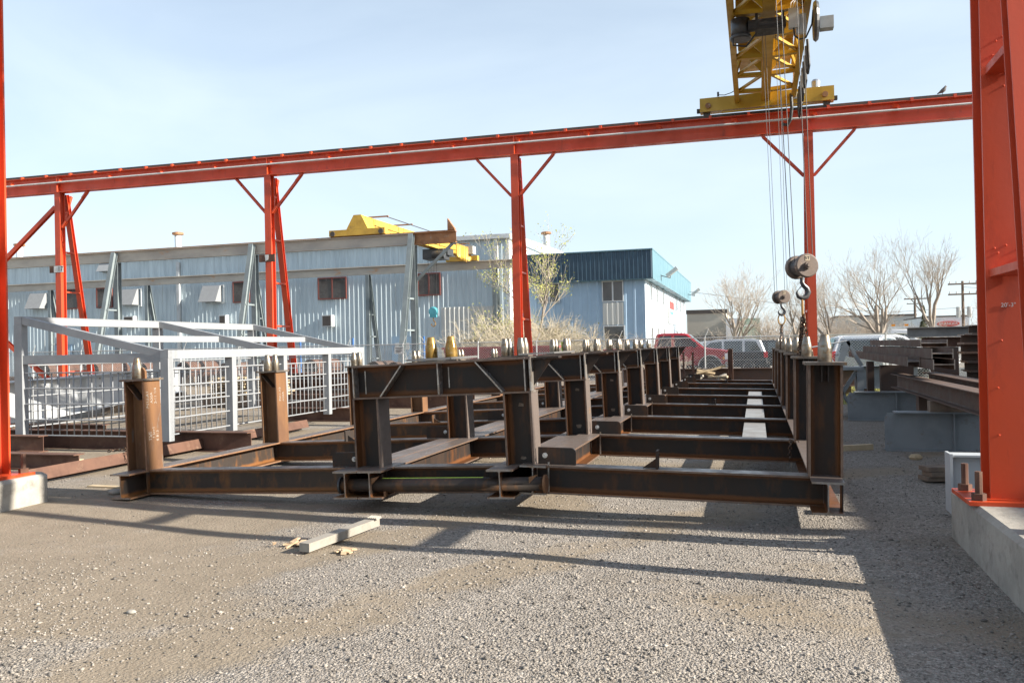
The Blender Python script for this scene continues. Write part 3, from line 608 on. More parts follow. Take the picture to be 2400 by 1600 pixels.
# rust blisters on the near right column
for (x,z) in [(.05+random.random()*.19,3.05+random.random()*.45) for _ in range(12)]+[(.06+random.random()*.2,1.75+random.random()*.2) for _ in range(6)]+[(.1,1.2),(.07,.85),(.07,.5)]:
    b=MB(); b.lathe([(.009,0),(.006,.004),(0.001,.005)],(0,0,0),6,'y'); b.v=[(a,-c-.005,d) for a,c,d in b.v]; b.build('paint_blister','orange',cR,(x,0,z))
def footing(label,x0,x1,y0,y1,h,ch):
    b=MB(); pol=[(x0,y0),(x1,y0),(x1,y1-ch),(x1-ch,y1),(x0+ch,y1),(x0,y1-ch)]; n=6; c=.035
    cx,cy=(x0+x1)/2,(y0+y1)/2
    ins=[(x+(c if x<cx else -c),y+(c if y<cy else -c)) for x,y in pol]
    vs=[(x,y,-.15) for x,y in pol]+[(x,y,h-c) for x,y in pol]+[(x,y,h) for x,y in ins]
    fs=[(i,(i+1)%n,n+(i+1)%n,n+i) for i in range(n)]+[(n+i,n+(i+1)%n,2*n+(i+1)%n,2*n+i) for i in range(n)]+[tuple(range(2*n,3*n))]
    b.add(vs,fs); return tag(b.build('concrete_footing','conc'),label,'footing','concrete column footings')
footing('long grey concrete footing under the right orange column',1.50,3.3,3.6,7.62,.42,.16)
footing('sunlit pale concrete footing under the left orange column',-8.95,-7.64,4.7,7.5,.33,.14)
footing('concrete footing of the column left of the picture',-17.9,-16.6,4.6,7.5,.3,.14)

# ------------------------------------------------------------------ yellow bridge crane over the yard
bc=thing('bridge_crane','big yellow bridge crane spanning the two orange runways','crane',(.43,0,0))
Y0,Y1=6.6,26.3; ZB=8.95
b=MB(); b.ibeam((0,Y0,9.43),(0,Y1,9.43),.96,.26,.03,.02); b.build('main_girder','yellow',bc)
b=MB(); b.box(-.74,.72,Y0,Y1,9.915,9.95); b.build('deck_plate','yellow',bc)
for x,nm in ((-.83,'left'),(.80,'right')):
    b=MB(); b.bar((x,Y0,9.02),(x,Y1,9.02),.14,.14); b.build('bottom_chord','yellow',bc)
    b=MB(); b.bar((x,Y0,9.9),(x,Y1,9.9),.1,.1); b.build('top_chord','yellow',bc)
y=Y0+.6; i=0
while y<Y1-.3:
    for x,s in ((-.83,-1),(.80,1)):
        b=MB(); b.bar((x-s*.07,y,9.02),(s*.13,y,8.99),.16,.1); b.build('cross_strut','yellow',bc)
        b=MB(); b.bar((x,y,9.09),(x,y,9.85),.08,.08,(0,1,0)); b.build('side_post','yellow',bc)
        if y+1.5<Y1:
            b=MB(); b.bar((x,y+.05,9.05),(x-s*.2,y+.6,9.9) if i%2 else (x,y+1.45,9.88),.07,.07); b.build('side_diagonal','yellow',bc)
            b=MB(); b.bar((x-s*.06,y+1.45,9.03),(s*.14,y+.15,9.0),.07,.07); b.build('plan_diagonal','yellow',bc)
            b=MB(); b.prism([(s*.135,9.06),(x-s*.09,9.72),(x-s*.09,9.88),(s*.135,9.88)],y-.03,y+.03); b.build('sway_plate','yellow',bc)
    y+=1.5; i+=1
for yy in (26.33,7.0):
    b=MB(); b.box(-1.95,1.95,yy-.18,yy+.18,8.78,9.2); tr=b.build('end_truck','yellow',bc)
    for s in (-1.75,1.75):
        b=MB(); b.cyl((s,yy-.06,8.76),(s,yy+.06,8.76),.11,n=14); b.build('wheel','rail',tr)
        b=MB(); b.cyl((s*.97,yy-.24,8.95),(s*.97,yy-.183,8.95),.085,n=10); b.build('axle_cover','rearrust',tr)
    for s in (-1,1): b=MB(); b.box(s*1.953 if s>0 else -2.05,2.05 if s>0 else -1.953,yy-.06,yy+.06,8.8,8.92); b.build('buffer','black',tr)
    b=MB(); b.box(-1.3,1.2,yy-.3,yy-.25,8.66,8.7); b.build('sweep_guard','yellow',tr)
    b=MB(); b.lathe([(.02,0),(.12,.01),(.13,.2),(.09,.26),(.02,.27)],(1.45,yy-.02,9.2),12); b.build('travel_motor','silver',tr)
    b=MB(); b.box(.72,1.1,yy-.23,yy-.185,8.9,9.1); b.build('junction_box','greybox',tr)
b=MB(); b.box(-1.42,-1.36,26.1,26.16,9.21,9.34); b.build('limit_switch','dark',bc)
b=MB(); b.tube([(-1.39,26.12,9.25),(-1.2,26.1,9.22),(-1.0,26.1,9.27),(-.85,26.1,9.35)],.012,5); b.build('switch_lead','black',bc)
b=MB(); b.tube([(.72,25.9,9.0),(.74,25.95,8.6),(.70,26.0,8.25),(.62,26.05,8.12),(.45,26.05,8.15)],.05,6); b.build('collector_arm','dark',bc)
for i,yy in enumerate((21.2,22.4,23.6,24.6,25.3)):
    b=MB(); b.tube([(.92,yy,8.95),(.95,yy+.1,8.35),(.93,yy+.25,8.2),(.92,yy+.42,8.4),(.92,yy+.5,8.95)],.035,6); b.build('festoon_loop','black',bc)
b=MB(); b.box(.86,.97,22.9,23.0,8.3,8.8); b.build('cable_clamp','greybox',bc)
def hoist(label,y):
    h=thing('hoist_trolley',label,'hoist',(.43,y,8.92),group='hoist trolleys under the yellow bridge')
    b=MB(); b.cyl((-.62,.0,-.42),(-.62,.0,-.02),.21,n=18); b.lathe([(.215,-.47),(.235,-.44),(.235,-.40),(.21,-.38)],(-.62,0,0),18); b.build('drum_motor','dark',h,smooth=True)
    b=MB(); b.cyl((-.45,-.1,-.22),(.35,-.1,-.22),.13,n=14); b.build('rope_drum','dark',h)
    b=MB(); b.box(-.3,.32,-.24,.22,-.36,-.30); b.box(-.30,-.24,-.24,.22,-.3,.0); b.box(.26,.32,-.24,.22,-.3,.0); b.build('trolley_frame','black',h)
    b=MB(); b.box(.40,.62,-.34,-.22,-.45,-.02); cb=b.build('control_box','greybox',h)
    b=MB(); b.box(.56,.78,-.1,.02,-.5,-.08); b.build('relay_box','patch',cb)
    for k in range(3):
        b=MB(); b.tube([(.45+k*.05,-.28,-.02),(.46+k*.06,-.28,.12),(.54+k*.05,-.24,.2),(.62+k*.04,-.1,.22)],.012,5); b.build('conduit','white',cb)
    b=MB(); b.tube([(.5,-.3,-.45),(.52,-.3,-.62),(.62,-.25,-.7),(.76,-.1,-.62),(.9,.0,-.3),(.93,.0,.0)],.02,5); b.build('cable_loop','black',h)
    b=MB(); b.lathe([(.02,-.05),(.40,-.05),(.44,0),(.40,.05),(.02,.05)],(.98,0,-.25),20,'x'); b.build('cable_reel','dark',h)
    b=MB(); b.box(1.06,1.34,-.12,.12,-.46,-.2); b.build('reel_motor','greybox',h)
    b=MB(); b.tube([(-.8,-.1,-.35),(-.78,-.15,-.62),(-.5,-.15,-.68),(-.28,-.1,-.4)],.022,5); b.build('power_lead','black',h)
    return h
hoist('black hoist trolley with grey boxes under the yellow bridge',19.3)
hoist('second hoist trolley overhead nearer the camera',11.0)
bird=thing('perched_bird','small grey bird perched on the orange runway beam','bird',(5.33,26.42,TOPZ+.75+.002))
b=MB(); b.tube([(-.14,0,.03),(-.08,0,.06),(-.02,0,.09),(.04,0,.14),(.07,0,.19),(.09,0,.225),(.125,0,.22)],[.012,.028,.055,.06,.04,.034,.006],8); b.build('body','bird',bird,smooth=True)
b=MB(); b.cyl((0,.015,0),(0,.015,.06),.005,n=4); b.cyl((.0,-.015,0),(0,-.015,.06),.005,n=4); b.build('legs','bird',bird)

# ================================================================== STEEL SKID FRAMES
TF,TW,BD,BW=.018,.012,.28,.265
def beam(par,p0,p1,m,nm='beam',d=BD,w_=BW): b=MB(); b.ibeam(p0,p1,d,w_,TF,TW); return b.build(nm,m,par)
def pin_mesh(m,r=.061,h=.245):
    b=MB(); b.lathe([(r*.97,0),(r,.004),(r,h*.5),(r*.99,h*.515),(r*.60,h*.965),(r*.52,h),(r*.1,h)],n=22); return b.mesh('guide_pin',m,True)
PIN=pin_mesh('pin'); PINB=pin_mesh('pin_b',.063,.24); PINS=pin_mesh('pin',.056,.235)
BOLT=MB(); BOLT.cyl((0,-.008,0),(0,0,0),.026,n=18); BOLT.cyl((0,-.03,0),(0,-.008,0),.015,n=6); BOLT=BOLT.mesh('bolt','silver')
def lug(par,x0,x1,y,h,bx,flip=False):
    "upright connection plate, rounded at its free top corner, with a bolt"
    r=.05; n=6
    if not flip: pol=[(x0,0),(x1,0)]+[(x1-r+r*math.cos(a),h-r+r*math.sin(a)) for a in [i*math.pi/2/n for i in range(n+1)]]+[(x0,h)]
    else: pol=[(x0,0),(x1,0),(x1,h)]+[(x0+r-r*math.sin(a),h-r+r*math.cos(a)) for a in [i*math.pi/2/n for i in range(n+1)]]
    b=MB(); b.prism(pol,y,y+.02); lp=b.build('lug_plate','mill',par)
    put('bolt',BOLT,lp,(bx,y,h*.52)); 
    o=put('overlap_plate',MB().prism([(bx-.09,.004),(bx+.07,.004),(bx+.07,h+.002),(bx-.09,h+.002)],y-.0001,y-.0001+.0001).mesh('overlap_plate','mill'),lp) if False else None
    return lp
def tab(par,x,y,z=0,h=.17,s=1,m='mill'):
    b=MB(); b.box(x,x+.02,y-.07,y+.07,z,z+h); tp=b.build('stop_tab',m,par)
    b=MB(); b.prism([(x-.002*s,z),(x-.13*s,z),(x-.002*s,z+h*.55)] if s>0 else [(x+.022,z),(x+.022,z+h*.55),(x+.15,z)],y-.006,y+.006); b.build('gusset',m,tp)
LT=R(-2.0); LLOC=(-2.388,7.80,.47); SL=2.70
rowsL=[SL*k for k in range(7)]+[SL*6+2.0]
yend=rowsL[-1]+.3
zb=-BD/2
# ---- left frame
lf=thing('steel_skid_frame','left rusty steel skid frame with rust orange posts','steel frame',LLOC,(0,LT,0),'steel skid frames in the yard')
XL,XA,XB,XC,XD=-4.42,-1.65,-1.375,-.0,.275
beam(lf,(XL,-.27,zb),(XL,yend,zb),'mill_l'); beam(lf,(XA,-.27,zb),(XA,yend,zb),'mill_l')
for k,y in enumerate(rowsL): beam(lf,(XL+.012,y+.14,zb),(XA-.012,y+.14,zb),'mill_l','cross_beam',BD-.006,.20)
for s in (-1,1): b=MB(); b.box(XL+.14*(s) if s>0 else XL-.13,XL+.15 if s>0 else XL-.12,-.02,.0,-.26,-.02)
b=MB(); b.box(XL+.13,XL+.145,-.01,.03,-.26,-.02); b.build('end_plate','mill_l',lf)
cm=MB(); cm.ibeam((0,.14,.0),(0,.14,1.02),.27,.27,.02,.014,(1,0,0)); CML=cm.mesh('column','rust')
cpm=MB(); cpm.box(-.17,.17,-.03,.30,1.022,1.045); CPL=cpm.mesh('cap_plate','plate')
stf=MB(); stf.prism([(-.118,.98),(-.10,.98),(.06,.80),(.045,.80)],.02,.125); STF=stf.mesh('stiffener','mill_l')
for k,y in enumerate(rowsL[:7]):
    c=put('column',CML,lf,(XL,y,0)); put('cap_plate',CPL,c); put('stiffener',STF,c)
    if k==0:
        put('guide_pin',PIN,c,(-.02,.10,1.045)); b=MB(); b.prism([(.03,1.046),(.09,1.046),(.09,1.13),(.06,1.17),(.03,1.17)],.09,.12); b.build('pin_lug','rust',c)
    else:
        put('guide_pin',PINS,c,(-.02,.05,1.045)); put('guide_pin',PINS,c,(-.0,.22,1.045))
def mats(loc,spin): return Matrix.Translation(loc)@Matrix.Rotation(math.pi/2,4,'Z')@Matrix.Rotation(math.pi/2,4,'X')@Matrix.Rotation(spin,4,'Z')
for s_,z,yy,sz in (('P411.A1',.80,.06,.06),('A50A',.82,.125,.055),('2-11 1/4',.84,.19,.055),('TSE',.38,.08,.07),('13cr1',.42,.14,.06),('8 813',.38,.20,.055)):
    text('chalk_mark',s_,sz,'chalk',lf,mats((XL+.1362,yy,z),math.pi/2),.0006)
for s_,z,yy,sz in (('P411.A2',.70,.09,.06),('A50A',.66,.17,.06)):
    text('chalk_mark',s_,sz,'chalk',lf,mats((XL+.1362,rowsL[1]+yy,z),math.pi/2),.0006)
lug(lf,XA-.33,XA-.02,.10,.15,XA-.07,True)
for k in (1,2,3): lug(lf,XA-.36,XA-.02,rowsL[k]+.10,.16,XA-.08,True)
tab(lf,XL+1.25,rowsL[1]-.03,0,.15,-1,'mill_l'); tab(lf,XL+1.45,rowsL[2],0,.13,-1,'mill_l')
# ---- centre portal frame
cf=thing('steel_skid_frame','centre steel skid frame carrying the row of braced portals','steel frame',LLOC,(0,LT,0),'steel skid frames in the yard')
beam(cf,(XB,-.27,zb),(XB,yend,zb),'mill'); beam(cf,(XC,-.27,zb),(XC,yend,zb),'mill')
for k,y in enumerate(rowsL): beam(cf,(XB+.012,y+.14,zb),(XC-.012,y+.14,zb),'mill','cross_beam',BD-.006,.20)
HC=.71; HD=1.06
pc=MB(); pc.ibeam((0,.14,0),(0,.14,HC-.002),.29,.27,.02,.014,(1,0,0)); PC=pc.mesh('column','mill')
hx0,hx1=XA-.0,XD+.012
hm=MB(); hm.ibeam((hx0-.001,.14,(HC+HD)/2),(hx1+.001,.14,(HC+HD)/2),HD-HC,.27,.018,.012); HM=hm.mesh('header_beam','mill')
xl=(XA+XB)/2; xr=(XC+XD)/2
z0,z1=HC+.019,HD-.019
def stiff(pts): b=MB(); b.bar(pts[0],pts[1],.012,.118,(0,1,0)); return b
SLIST=[((hx0+.006,.068,z0),(hx0+.006,.068,z1)),((xl+.17,.068,z0),(xl+.42,.068,z1)),((-.69,.068,z0),(-.69,.068,z1)),((xr-.42,.068,z1),(xr-.15,.068,z0)),((hx1-.06,.068,z0),(hx1-.06,.068,z1)),((hx1-.006,.068,z0),(hx1-.006,.068,z1))]
SM=[stiff(p).mesh('stiffener','grind') for p in SLIST]
sd=MB(); sd.box(xl+.17,xl+.18,.128,.131,z0+.03,z1-.05); WELD=MB().box(hx0+.085,hx0+.097,.1285,.1325,z0+.03,z1-.04).mesh('weld_bead','grind')
WELD2=MB().box(-.62,-.608,.1285,.1325,z0+.06,z1-.04).mesh('weld_bead','grind')
TP=MB().box(-.9,-.48,.02,.30,HD+.002,HD+.018).mesh('pin_plate','plate')
BAR1=MB().bar((-.82,.03,HD+.03),(-.30,.16,HD+.03),.06,.022).mesh('loose_flat_bar','greyplate')
for k,y in enumerate(rowsL[:7]):
    for xx in (xl,xr): 
        c=put('column',PC,cf,(xx,y,0))
        if xx==xr and k in (0,1,2):
            b=MB(); b.prism([(-.035,.13),(.035,.13),(.035,.11),(.02,.085),(-.02,.085),(-.035,.11)] if k!=0 else [(-.03,.05),(.0,.04),(.03,.05),(.025,.07),(-.02,.075)],.128,.131); b.build('paper_label','label',c)
            b=MB(); b.prism([(-.025,.575),(.03,.57),(.03,.60),(-.015,.61)],.128,.131); b.build('paper_label','label',c)
    h=put('header_beam',HM,cf,(0,y,0))
    for s_ in SM: put('stiffener',s_,h)
    put('weld_bead',WELD,h); put('weld_bead',WELD2,h); put('pin_plate',TP,h)
    pm2=PINB if k==0 else PINS
    ys=(.14,) if k==0 else (.08,.22)
    for px in (-.80,-.58):
        for yy in ys: put('guide_pin',pm2,h,(px+(yy-.1)*.1,yy,HD+.018))
    b=MB(); b.box(hx1+.003,hx1+.28,.06,.20,HD-.022,HD-.004); b.build('end_bracket','mill',h)
    b=MB(); b.prism([(hx1+.003,HD-.025),(hx1+.2,HD-.025),(hx1+.003,HD-.28)],.125,.137); b.build('bracket_gusset','mill',h)
for k in (0,1):
    b=MB(); b.bar((-1.02+.42*k,rowsL[k]+.02,HD+.031),(-.55+.42*k,rowsL[k]+.05,HD+.031),.05,.022); b.bar((-.55+.42*k,rowsL[k]+.05,HD+.031),(-.30+.42*k,rowsL[k]+.16,HD+.034),.05,.022); b.build('loose_flat_bar','greyplate',cf)
b=MB(); b.box(-.66,-.63,rowsL[2]+.1,rowsL[2]+.13,HD+.02,HD+.2); b.build('yellow_tag','lime',cf)
# lifting pipe through the beam webs
pz=-.155; py=-.16
b=MB(); b.cyl((XA-.08,py,pz),(XD+.14,py,pz),.068,n=24); pp=b.build('lifting_pipe','mill_l',cf,smooth=True)
for xx in (XA-.10,XD+.14): b=MB(); b.cyl((xx,py,pz),(xx+.02,py,pz),.088,n=24); b.build('end_disc','rust' if xx>0 else 'dark',pp)
b=MB(); b.sweep([(-.012,.0),(.012,.0),(.010,.003),(-.010,.003)],(XB+.1,py-.004,pz+.0675),(XC-.2,py-.004,pz+.0675)); b.build('lime_stripe','lime',pp)
for xx in (XB,XD-.002):
    b=MB(); b.prism([(xx+.014,pz+.02),(xx+.10,pz+.10),(xx+.014,pz+.08)],py-.09,py-.075); b.build('pipe_gusset','rust',pp)
b=MB(); b.box(XB+.13,XB+.15,-.22,-.16,-.262,-.21); b.build('pipe_stop','rust',cf)
# ---- right frame
RLOC=(.42,7.74,.444); RT=R(1.0); SR=2.78
rowsR=[SR*k for k in range(7)]+[SR*6+2.1]
rf=thing('steel_skid_frame','right steel skid frame with dark posts and bare cross beams','steel frame',RLOC,(0,RT,0),'steel skid frames in the yard')
XE=-2.525
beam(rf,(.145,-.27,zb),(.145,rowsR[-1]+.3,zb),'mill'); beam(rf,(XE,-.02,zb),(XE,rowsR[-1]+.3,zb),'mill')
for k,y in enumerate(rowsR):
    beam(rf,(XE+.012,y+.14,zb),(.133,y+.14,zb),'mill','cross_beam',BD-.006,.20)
    b=MB(); b.box(XE+.135,XE+.15,y+.05,y+.06,-.27,.03); b.build('splice_plate','edge',rf)
b=MB(); b.box(.26,.27,-.2,.0,-.26,-.02); b.build('end_stiffener','mill',rf)
cm=MB(); cm.ibeam((.145,.14,0),(.145,.14,.985),.29,.27,.022,.014,(1,0,0)); CMR=cm.mesh('column','mill')
cpm=MB(); cpm.box(-.03,.32,-.04,.31,.987,1.012); CPR=cpm.mesh('cap_plate','plate')
st=MB(); st.box(.11,.122,.02,.128,.84,.985); st.box(.165,.177,.02,.128,.84,.985); STR=st.mesh('stiffener','mill')
for k,y in enumerate(rowsR[:7]):
    c=put('column',CMR,rf,(0,y,0)); put('cap_plate',CPR,c); put('stiffener',STR,c); put('guide_pin',PIN,c,(.15,.13,1.012))
for k,y in enumerate(rowsR): lug(rf,XE+.02,XE+.40,y+.12,.165,XE+.09)
tab(rf,-1.35,.14,0,.17,1); tab(rf,-1.2,rowsR[3]+.1,0,.1,1); tab(rf,-1.25,rowsR[6]+.1,0,.15,1); tab(rf,-1.2,rowsR[7]+.1,0,.15,1)
gp=MB(); gp.box(-.62,-.31,rowsR[1]+.28,rowsR[5]+.0,-.09,-.065); tag(gp.build('grey_flat_plate','greyplate',None,None),'long pale grey steel plank lying through the right skid frame','steel plate').matrix_world=Matrix.Translation(RLOC)@Matrix.Rotation(RT,4,'Y')
b=MB()
for yy,lb in ((13.25,'front'),(18.75,'middle'),(24.2,'rear')):
    b=MB(); b.box(-2.6,.75,yy,yy+.2,-.01,.14); tag(b.build('dunnage_timber','woodd'),f'old timber bearer under the right skid frame, {lb} one','timber','timber bearers under the skid frames')
    b=MB(); b.add([(-6.9,yy,-.01),(-2.2,yy,-.01),(-2.2,yy+.2,-.01),(-6.9,yy+.2,-.01),(-6.9,yy,.03),(-2.2,yy,.17),(-2.2,yy+.2,.17),(-6.9,yy+.2,.03)],[(0,3,2,1),(4,5,6,7),(0,1,5,4),(1,2,6,5),(2,3,7,6),(3,0,4,7)]); tag(b.build('dunnage_timber','woodd'),f'old timber bearer under the left skid frames, {lb} one','timber','timber bearers under the skid frames')

# ------------------------------------------------------------------ hook blocks and chain slings
def hook_block(label,loc,ropes,tag_=True):
    h=thing('hook_block',label,'hook block',loc,(0,0,R(24)),'hook blocks hanging from the yellow bridge')
    for y in (-.16,.10):
        b=MB(); b.lathe([(.01,0),(.135,0),(.15,.012),(.15,.048),(.135,.06),(.01,.06)],(0,y,0),26,'y'); pl=b.build('sheave_cover','blockm',h,smooth=False)
    b=MB(); b.cyl((0,-.10,0),(0,.10,0),.115,n=20); b.build('sheave','dark',h)
    b=MB(); b.lathe([(.045,-.19),(.045,-.16)],(0,0,0),12,'y'); b.cyl((0,-.21,0),(0,-.19,0),.026,n=6); b.build('axle_nut','blockm',h)
    b=MB(); b.box(-.032,.028,-.1635,-.1615,.06,.122); lb=b.build('capacity_plate','tan',h); text('capacity','5T',.055,'black_ink',lb,face_cam((-.002,-.166,.091)),.001)
    b=MB(); b.tube([(0,0,-.14),(0,0,-.20),(.02,0,-.235),(.065,0,-.275),(.082,0,-.325),(.06,0,-.375),(.005,0,-.40),(-.05,0,-.375),(-.068,0,-.33),(-.06,0,-.30)],[.022,.026,.03,.034,.036,.036,.034,.028,.018,.006],10); hk=b.build('hook','dark',h,smooth=True)
    b=MB(); b.cyl((-.06,0,-.305),(.01,0,-.225),.007,n=5); b.build('latch','silver',hk)
    for (a,c,d),(a2,c2,d2) in ropes:
        b=MB(); b.cyl((a,c,d),(a2,c2,d2),.0055,n=5); b.build('wire_rope','rope',h)
    return h
def ropes_for(top_dx,zt,s=1): return [((x,y,.05),(x*1.3+top_dx,y*1.2,zt)) for x in (-.12,.12) for y in (-.06,.06)]
HB1=(.57,11.0,2.58); HB2=(.56,19.4,2.63)
h1=hook_block('large near hook block with two ribbed sheave discs',HB1,ropes_for(-.16,6.0))
h2=hook_block('smaller looking far hook block left of the orange column',HB2,ropes_for(-.12,6.0)); h2.rotation_euler=(0,0,R(24))
def link_mesh(L_=.052,w_=.020,r=.0065):
    pts=[(w_*math.cos(a)*.9,0,(L_/2-w_)+w_*math.sin(a)) for a in np.linspace(0,math.pi,5)]+[(w_*math.cos(a)*.9,0,-(L_/2-w_)+w_*math.sin(a)) for a in np.linspace(math.pi,2*math.pi,5)]
    b=MB(); b.tube(pts,r,5,True); return b.mesh('chain_link','chain')
LINK=link_mesh()
def chain(par,p0,p1,sag=0,mesh=LINK,step=.04):
    p0,p1=Vector(p0),Vector(p1); n=max(2,int((p1-p0).length/step)); d=(p1-p0).normalized(); q=Vector((0,0,1)).rotation_difference(d)
    for i in range(n):
        f=(i+.5)/n; p=p0.lerp(p1,f)+Vector((0,0,-sag*4*f*(1-f))); o=put('chain_link',mesh,par,p); o.rotation_mode='QUATERNION'; from mathutils import Quaternion
        o.rotation_quaternion=q@Quaternion((0,0,1),(i%2)*math.pi/2+random.uniform(-.3,.3))
s1=thing('chain_sling','dark oily chain sling bunched under the large hook block','chain sling',(HB1[0],HB1[1],HB1[2]-.39),group='chain slings on the hooks')
b=MB(); b.tube([(0,.022*math.sin(a),-.11+.12*math.cos(a)) for a in np.linspace(0,2*math.pi,17)[:-1]],.013,7,True); b.build('master_link','ochre',s1)
b=MB(); b.tube([(.02,.05*math.sin(a),-.27+.06*math.cos(a)) for a in np.linspace(0,2*math.pi,13)[:-1]],.012,6,True); b.build('coupling_ring','chain',s1)
for p0,p1 in (((0,0,-.25),(-.10,-.05,-.95)),((.0,.02,-.25),(-.06,0,-.85)),((.01,-.02,-.25),(.02,-.03,-.80)),((.02,0,-.25),(.07,.02,-.72)),((-.01,.01,-.25),(-.02,.03,-.9)),((.0,-.01,-.25),(-.05,-.02,-1.72))): chain(s1,p0,p1)
b=MB(); b.tube([(.06,0,-.62),(.10,-.01,-.68),(.11,-.01,-.76),(.07,0,-.80),(.04,0,-.77)],.016,6); b.build('grab_hook','chain',s1)
s2=thing('chain_sling','dark chain sling with oval link under the far hook block','chain sling',(HB2[0],HB2[1],HB2[2]-.39),group='chain slings on the hooks')
b=MB(); b.tube([(.075*math.sin(a),0,-.11+.12*math.cos(a)) for a in np.linspace(0,2*math.pi,17)[:-1]],.015,7,True); b.build('master_link','ochre',s2)
for p0,p1 in (((0,0,-.22),(-.05,0,-.9)),((.0,.02,-.22),(-.02,0,-.8)),((.01,-.02,-.22),(.03,-.03,-.7)),((-.02,0,-.22),(-.06,.0,-1.7))): chain(s2,p0,p1,step=.045)
s3=thing('loose_chain','rusty chain end lying on the right frame by its second post','chain',(.40,10.2,.445))
chain(s3,(.06,.1,.0),(-.03,.12,.03)); chain(s3,(-.03,.12,.03),(-.05,.12,-.22))

# ------------------------------------------------------------------ grey-white cage (lean-to shaped enclosure)
cg=thing('steel_cage','light grey steel cage with lean-to roof frame and bar panels','cage',(0,0,0))
CX,CXL,CY0,CY1=-9.32,-12.36,11.40,18.30; PT=.085
def tubeb(nm,p0,p1,w_=PT,h=PT,upv=(0,0,1)): b=MB(); b.bar(p0,p1,w_,h,upv); return b.build(nm,'galv',cg)
ry=[CY0,13.12,14.85,16.68,CY1]
for i,y in enumerate(ry):
    b=MB(); b.box(CX-PT*.9,CX+PT*.9,y-PT*.75,y+PT*.75,.20 if i in(0,1,3) else .34,1.553); b.build('post','galv',cg)
for y in (CY0,14.85,CY1):
    b=MB(); b.box(CXL-PT,CXL+PT,y-PT*.75,y+PT*.75,.20,2.193); b.build('post','galv',cg)
b=MB(); b.box(CX-.08,CX+.08,CY0-.06,CY1+.06,1.555,1.70); b.build('eave_rail','galv',cg)
b=MB(); b.box(CXL-.08,CXL+.08,CY0-.06,CY1+.06,2.195,2.34); b.build('ridge_rail','galv',cg)
mx_=(CX+CXL)/2; mz=1.97
b=MB(); b.box(mx_-.05,mx_+.05,CY0+.05,CY1-.05,mz-.11,mz+.01); b.build('purlin','galv',cg)
for y in (CY0,14.85,CY1): tubeb('rafter',(CXL+.081,y,2.265),(CX-.081,y,1.635),.10,.13)
tubeb('end_rail',(CXL+.09,CY0,1.58),(CX-.09,CY0,1.58),.09,.15)
tubeb('end_rail',(CXL+.09,CY1,1.58),(CX-.09,CY1,1.58),.09,.12)
tubeb('side_rail',(CXL,CY0+.07,1.58),(CXL,CY1-.07,1.58),.09,.12)
BR=.011
hm_=MB(); 
def vbar(L_): b=MB(); b.cyl((0,0,0),(0,0,L_),BR,n=8); return b.mesh('bar','galv',True)
VB=vbar(1.08)
def panel_x(x0,x1,y,n,z0=.40):
    for i in range(n): put('bar',VB,cg,(x0+(x1-x0)*(i+.5)/n,y,z0))
    for z in (z0,z0+.27,z0+.54,z0+.81,z0+1.08):
        b=MB(); b.cyl((x0,y-BR*2,z),(x1,y-BR*2,z),BR*1.15,n=8); b.build('bar','galv',cg)
def panel_y(y0,y1,x,n,z0=.40):
    for i in range(n): put('bar',VB,cg,(x,y0+(y1-y0)*(i+.5)/n,z0))
    for z in (z0,z0+.27,z0+.54,z0+.81,z0+1.08):
        b=MB(); b.cyl((x+BR*2,y0,z),(x+BR*2,y1,z),BR*1.15,n=8); b.build('bar','galv',cg)
panel_x(CXL+.12,CX-.12,CY0,18,.27); panel_x(CXL+.12,CX-.12,CY1,10)
for i in range(4): panel_y(ry[i]+.09,ry[i+1]-.09,CX,[11,9,10,9][i],.30)
panel_y(CY0+.1,14.75,CXL,12); panel_y(14.95,CY1-.1,CXL,12)

# ------------------------------------------------------------------ loose steel at the left
def steel(nm,label,cat,p0,p1,d,w_,m,group='loose steel beams lying in the yard',upv=(0,0,1),tf=.016,tw=.012,plate=None):
    b=MB(); b.ibeam(p0,p1,d,w_,tf,tw,upv); return tag(b.build(nm,m),label,cat,group)
steel('steel_beam','brown steel beam carrying the front end of the cage','beam',(-14.5,11.75,.165),(-7.98,11.75,.165),.33,.22,'brown')
steel('steel_beam','short brown steel beam under the cage near its far end','beam',(-10.6,17.1,.16),(-8.15,17.1,.16),.30,.22,'brown')
steel('steel_beam','brown steel beam beyond the cage on the gravel','beam',(-14,21.0,.2),(-7.3,21.0,.2),.38,.24,'brown')
steel('steel_beam','squat brown beam stub left of the cage front post','beam',(-14.2,11.18,.15),(-11.67,11.18,.15),.28,.2,'brown')
steel('steel_beam','brown beam ending beside the left concrete footing','beam',(-13.0,9.6,.11),(-9.38,9.6,.11),.23,.2,'brown')
steel('steel_beam','brown channel laid lengthwise from left footing along the cage','beam',(-8.93,8.25,.11),(-9.05,15.2,.11),.19,.16,'brown',upv=(1,0,.3))
steel('steel_beam','thin brown beam in front of the white girder','beam',(-20,13.6,.14),(-12.6,13.6,.14),.2,.2,'brown')
wg=thing('white_girder','deep sunlit white plate girder lying behind the cage','girder',(-14.7,12.9,0),(0,0,math.atan2(13.3,-6.1)))
b=MB(); b.ibeam((0,0,.66),(14.6,0,.66),.92,.34,.025,.014); b.build('girder_body','greygird',wg)
for x in (1.2,4.6,8.2,12.0): b=MB(); b.box(x,x+.02,-.155,-.01,.225,1.09); b.build('stiffener','greygird',wg)
for x in (.5,7,14): b=MB(); b.box(x,x+.2,-.3,.3,0,.198); b.build('skid','woodd',wg)
for i in range(2):
    for j in range(2): b=MB(); b.cyl((6.0+i*.25,-.02,.8+j*.2),(6.0+i*.25,-.008,.8+j*.2),.025,n=8); b.build('bolt_hole','roofd',wg)
wg2=thing('white_girder','second pale grey girder flat at the far left','girder',(0,14.4,0))
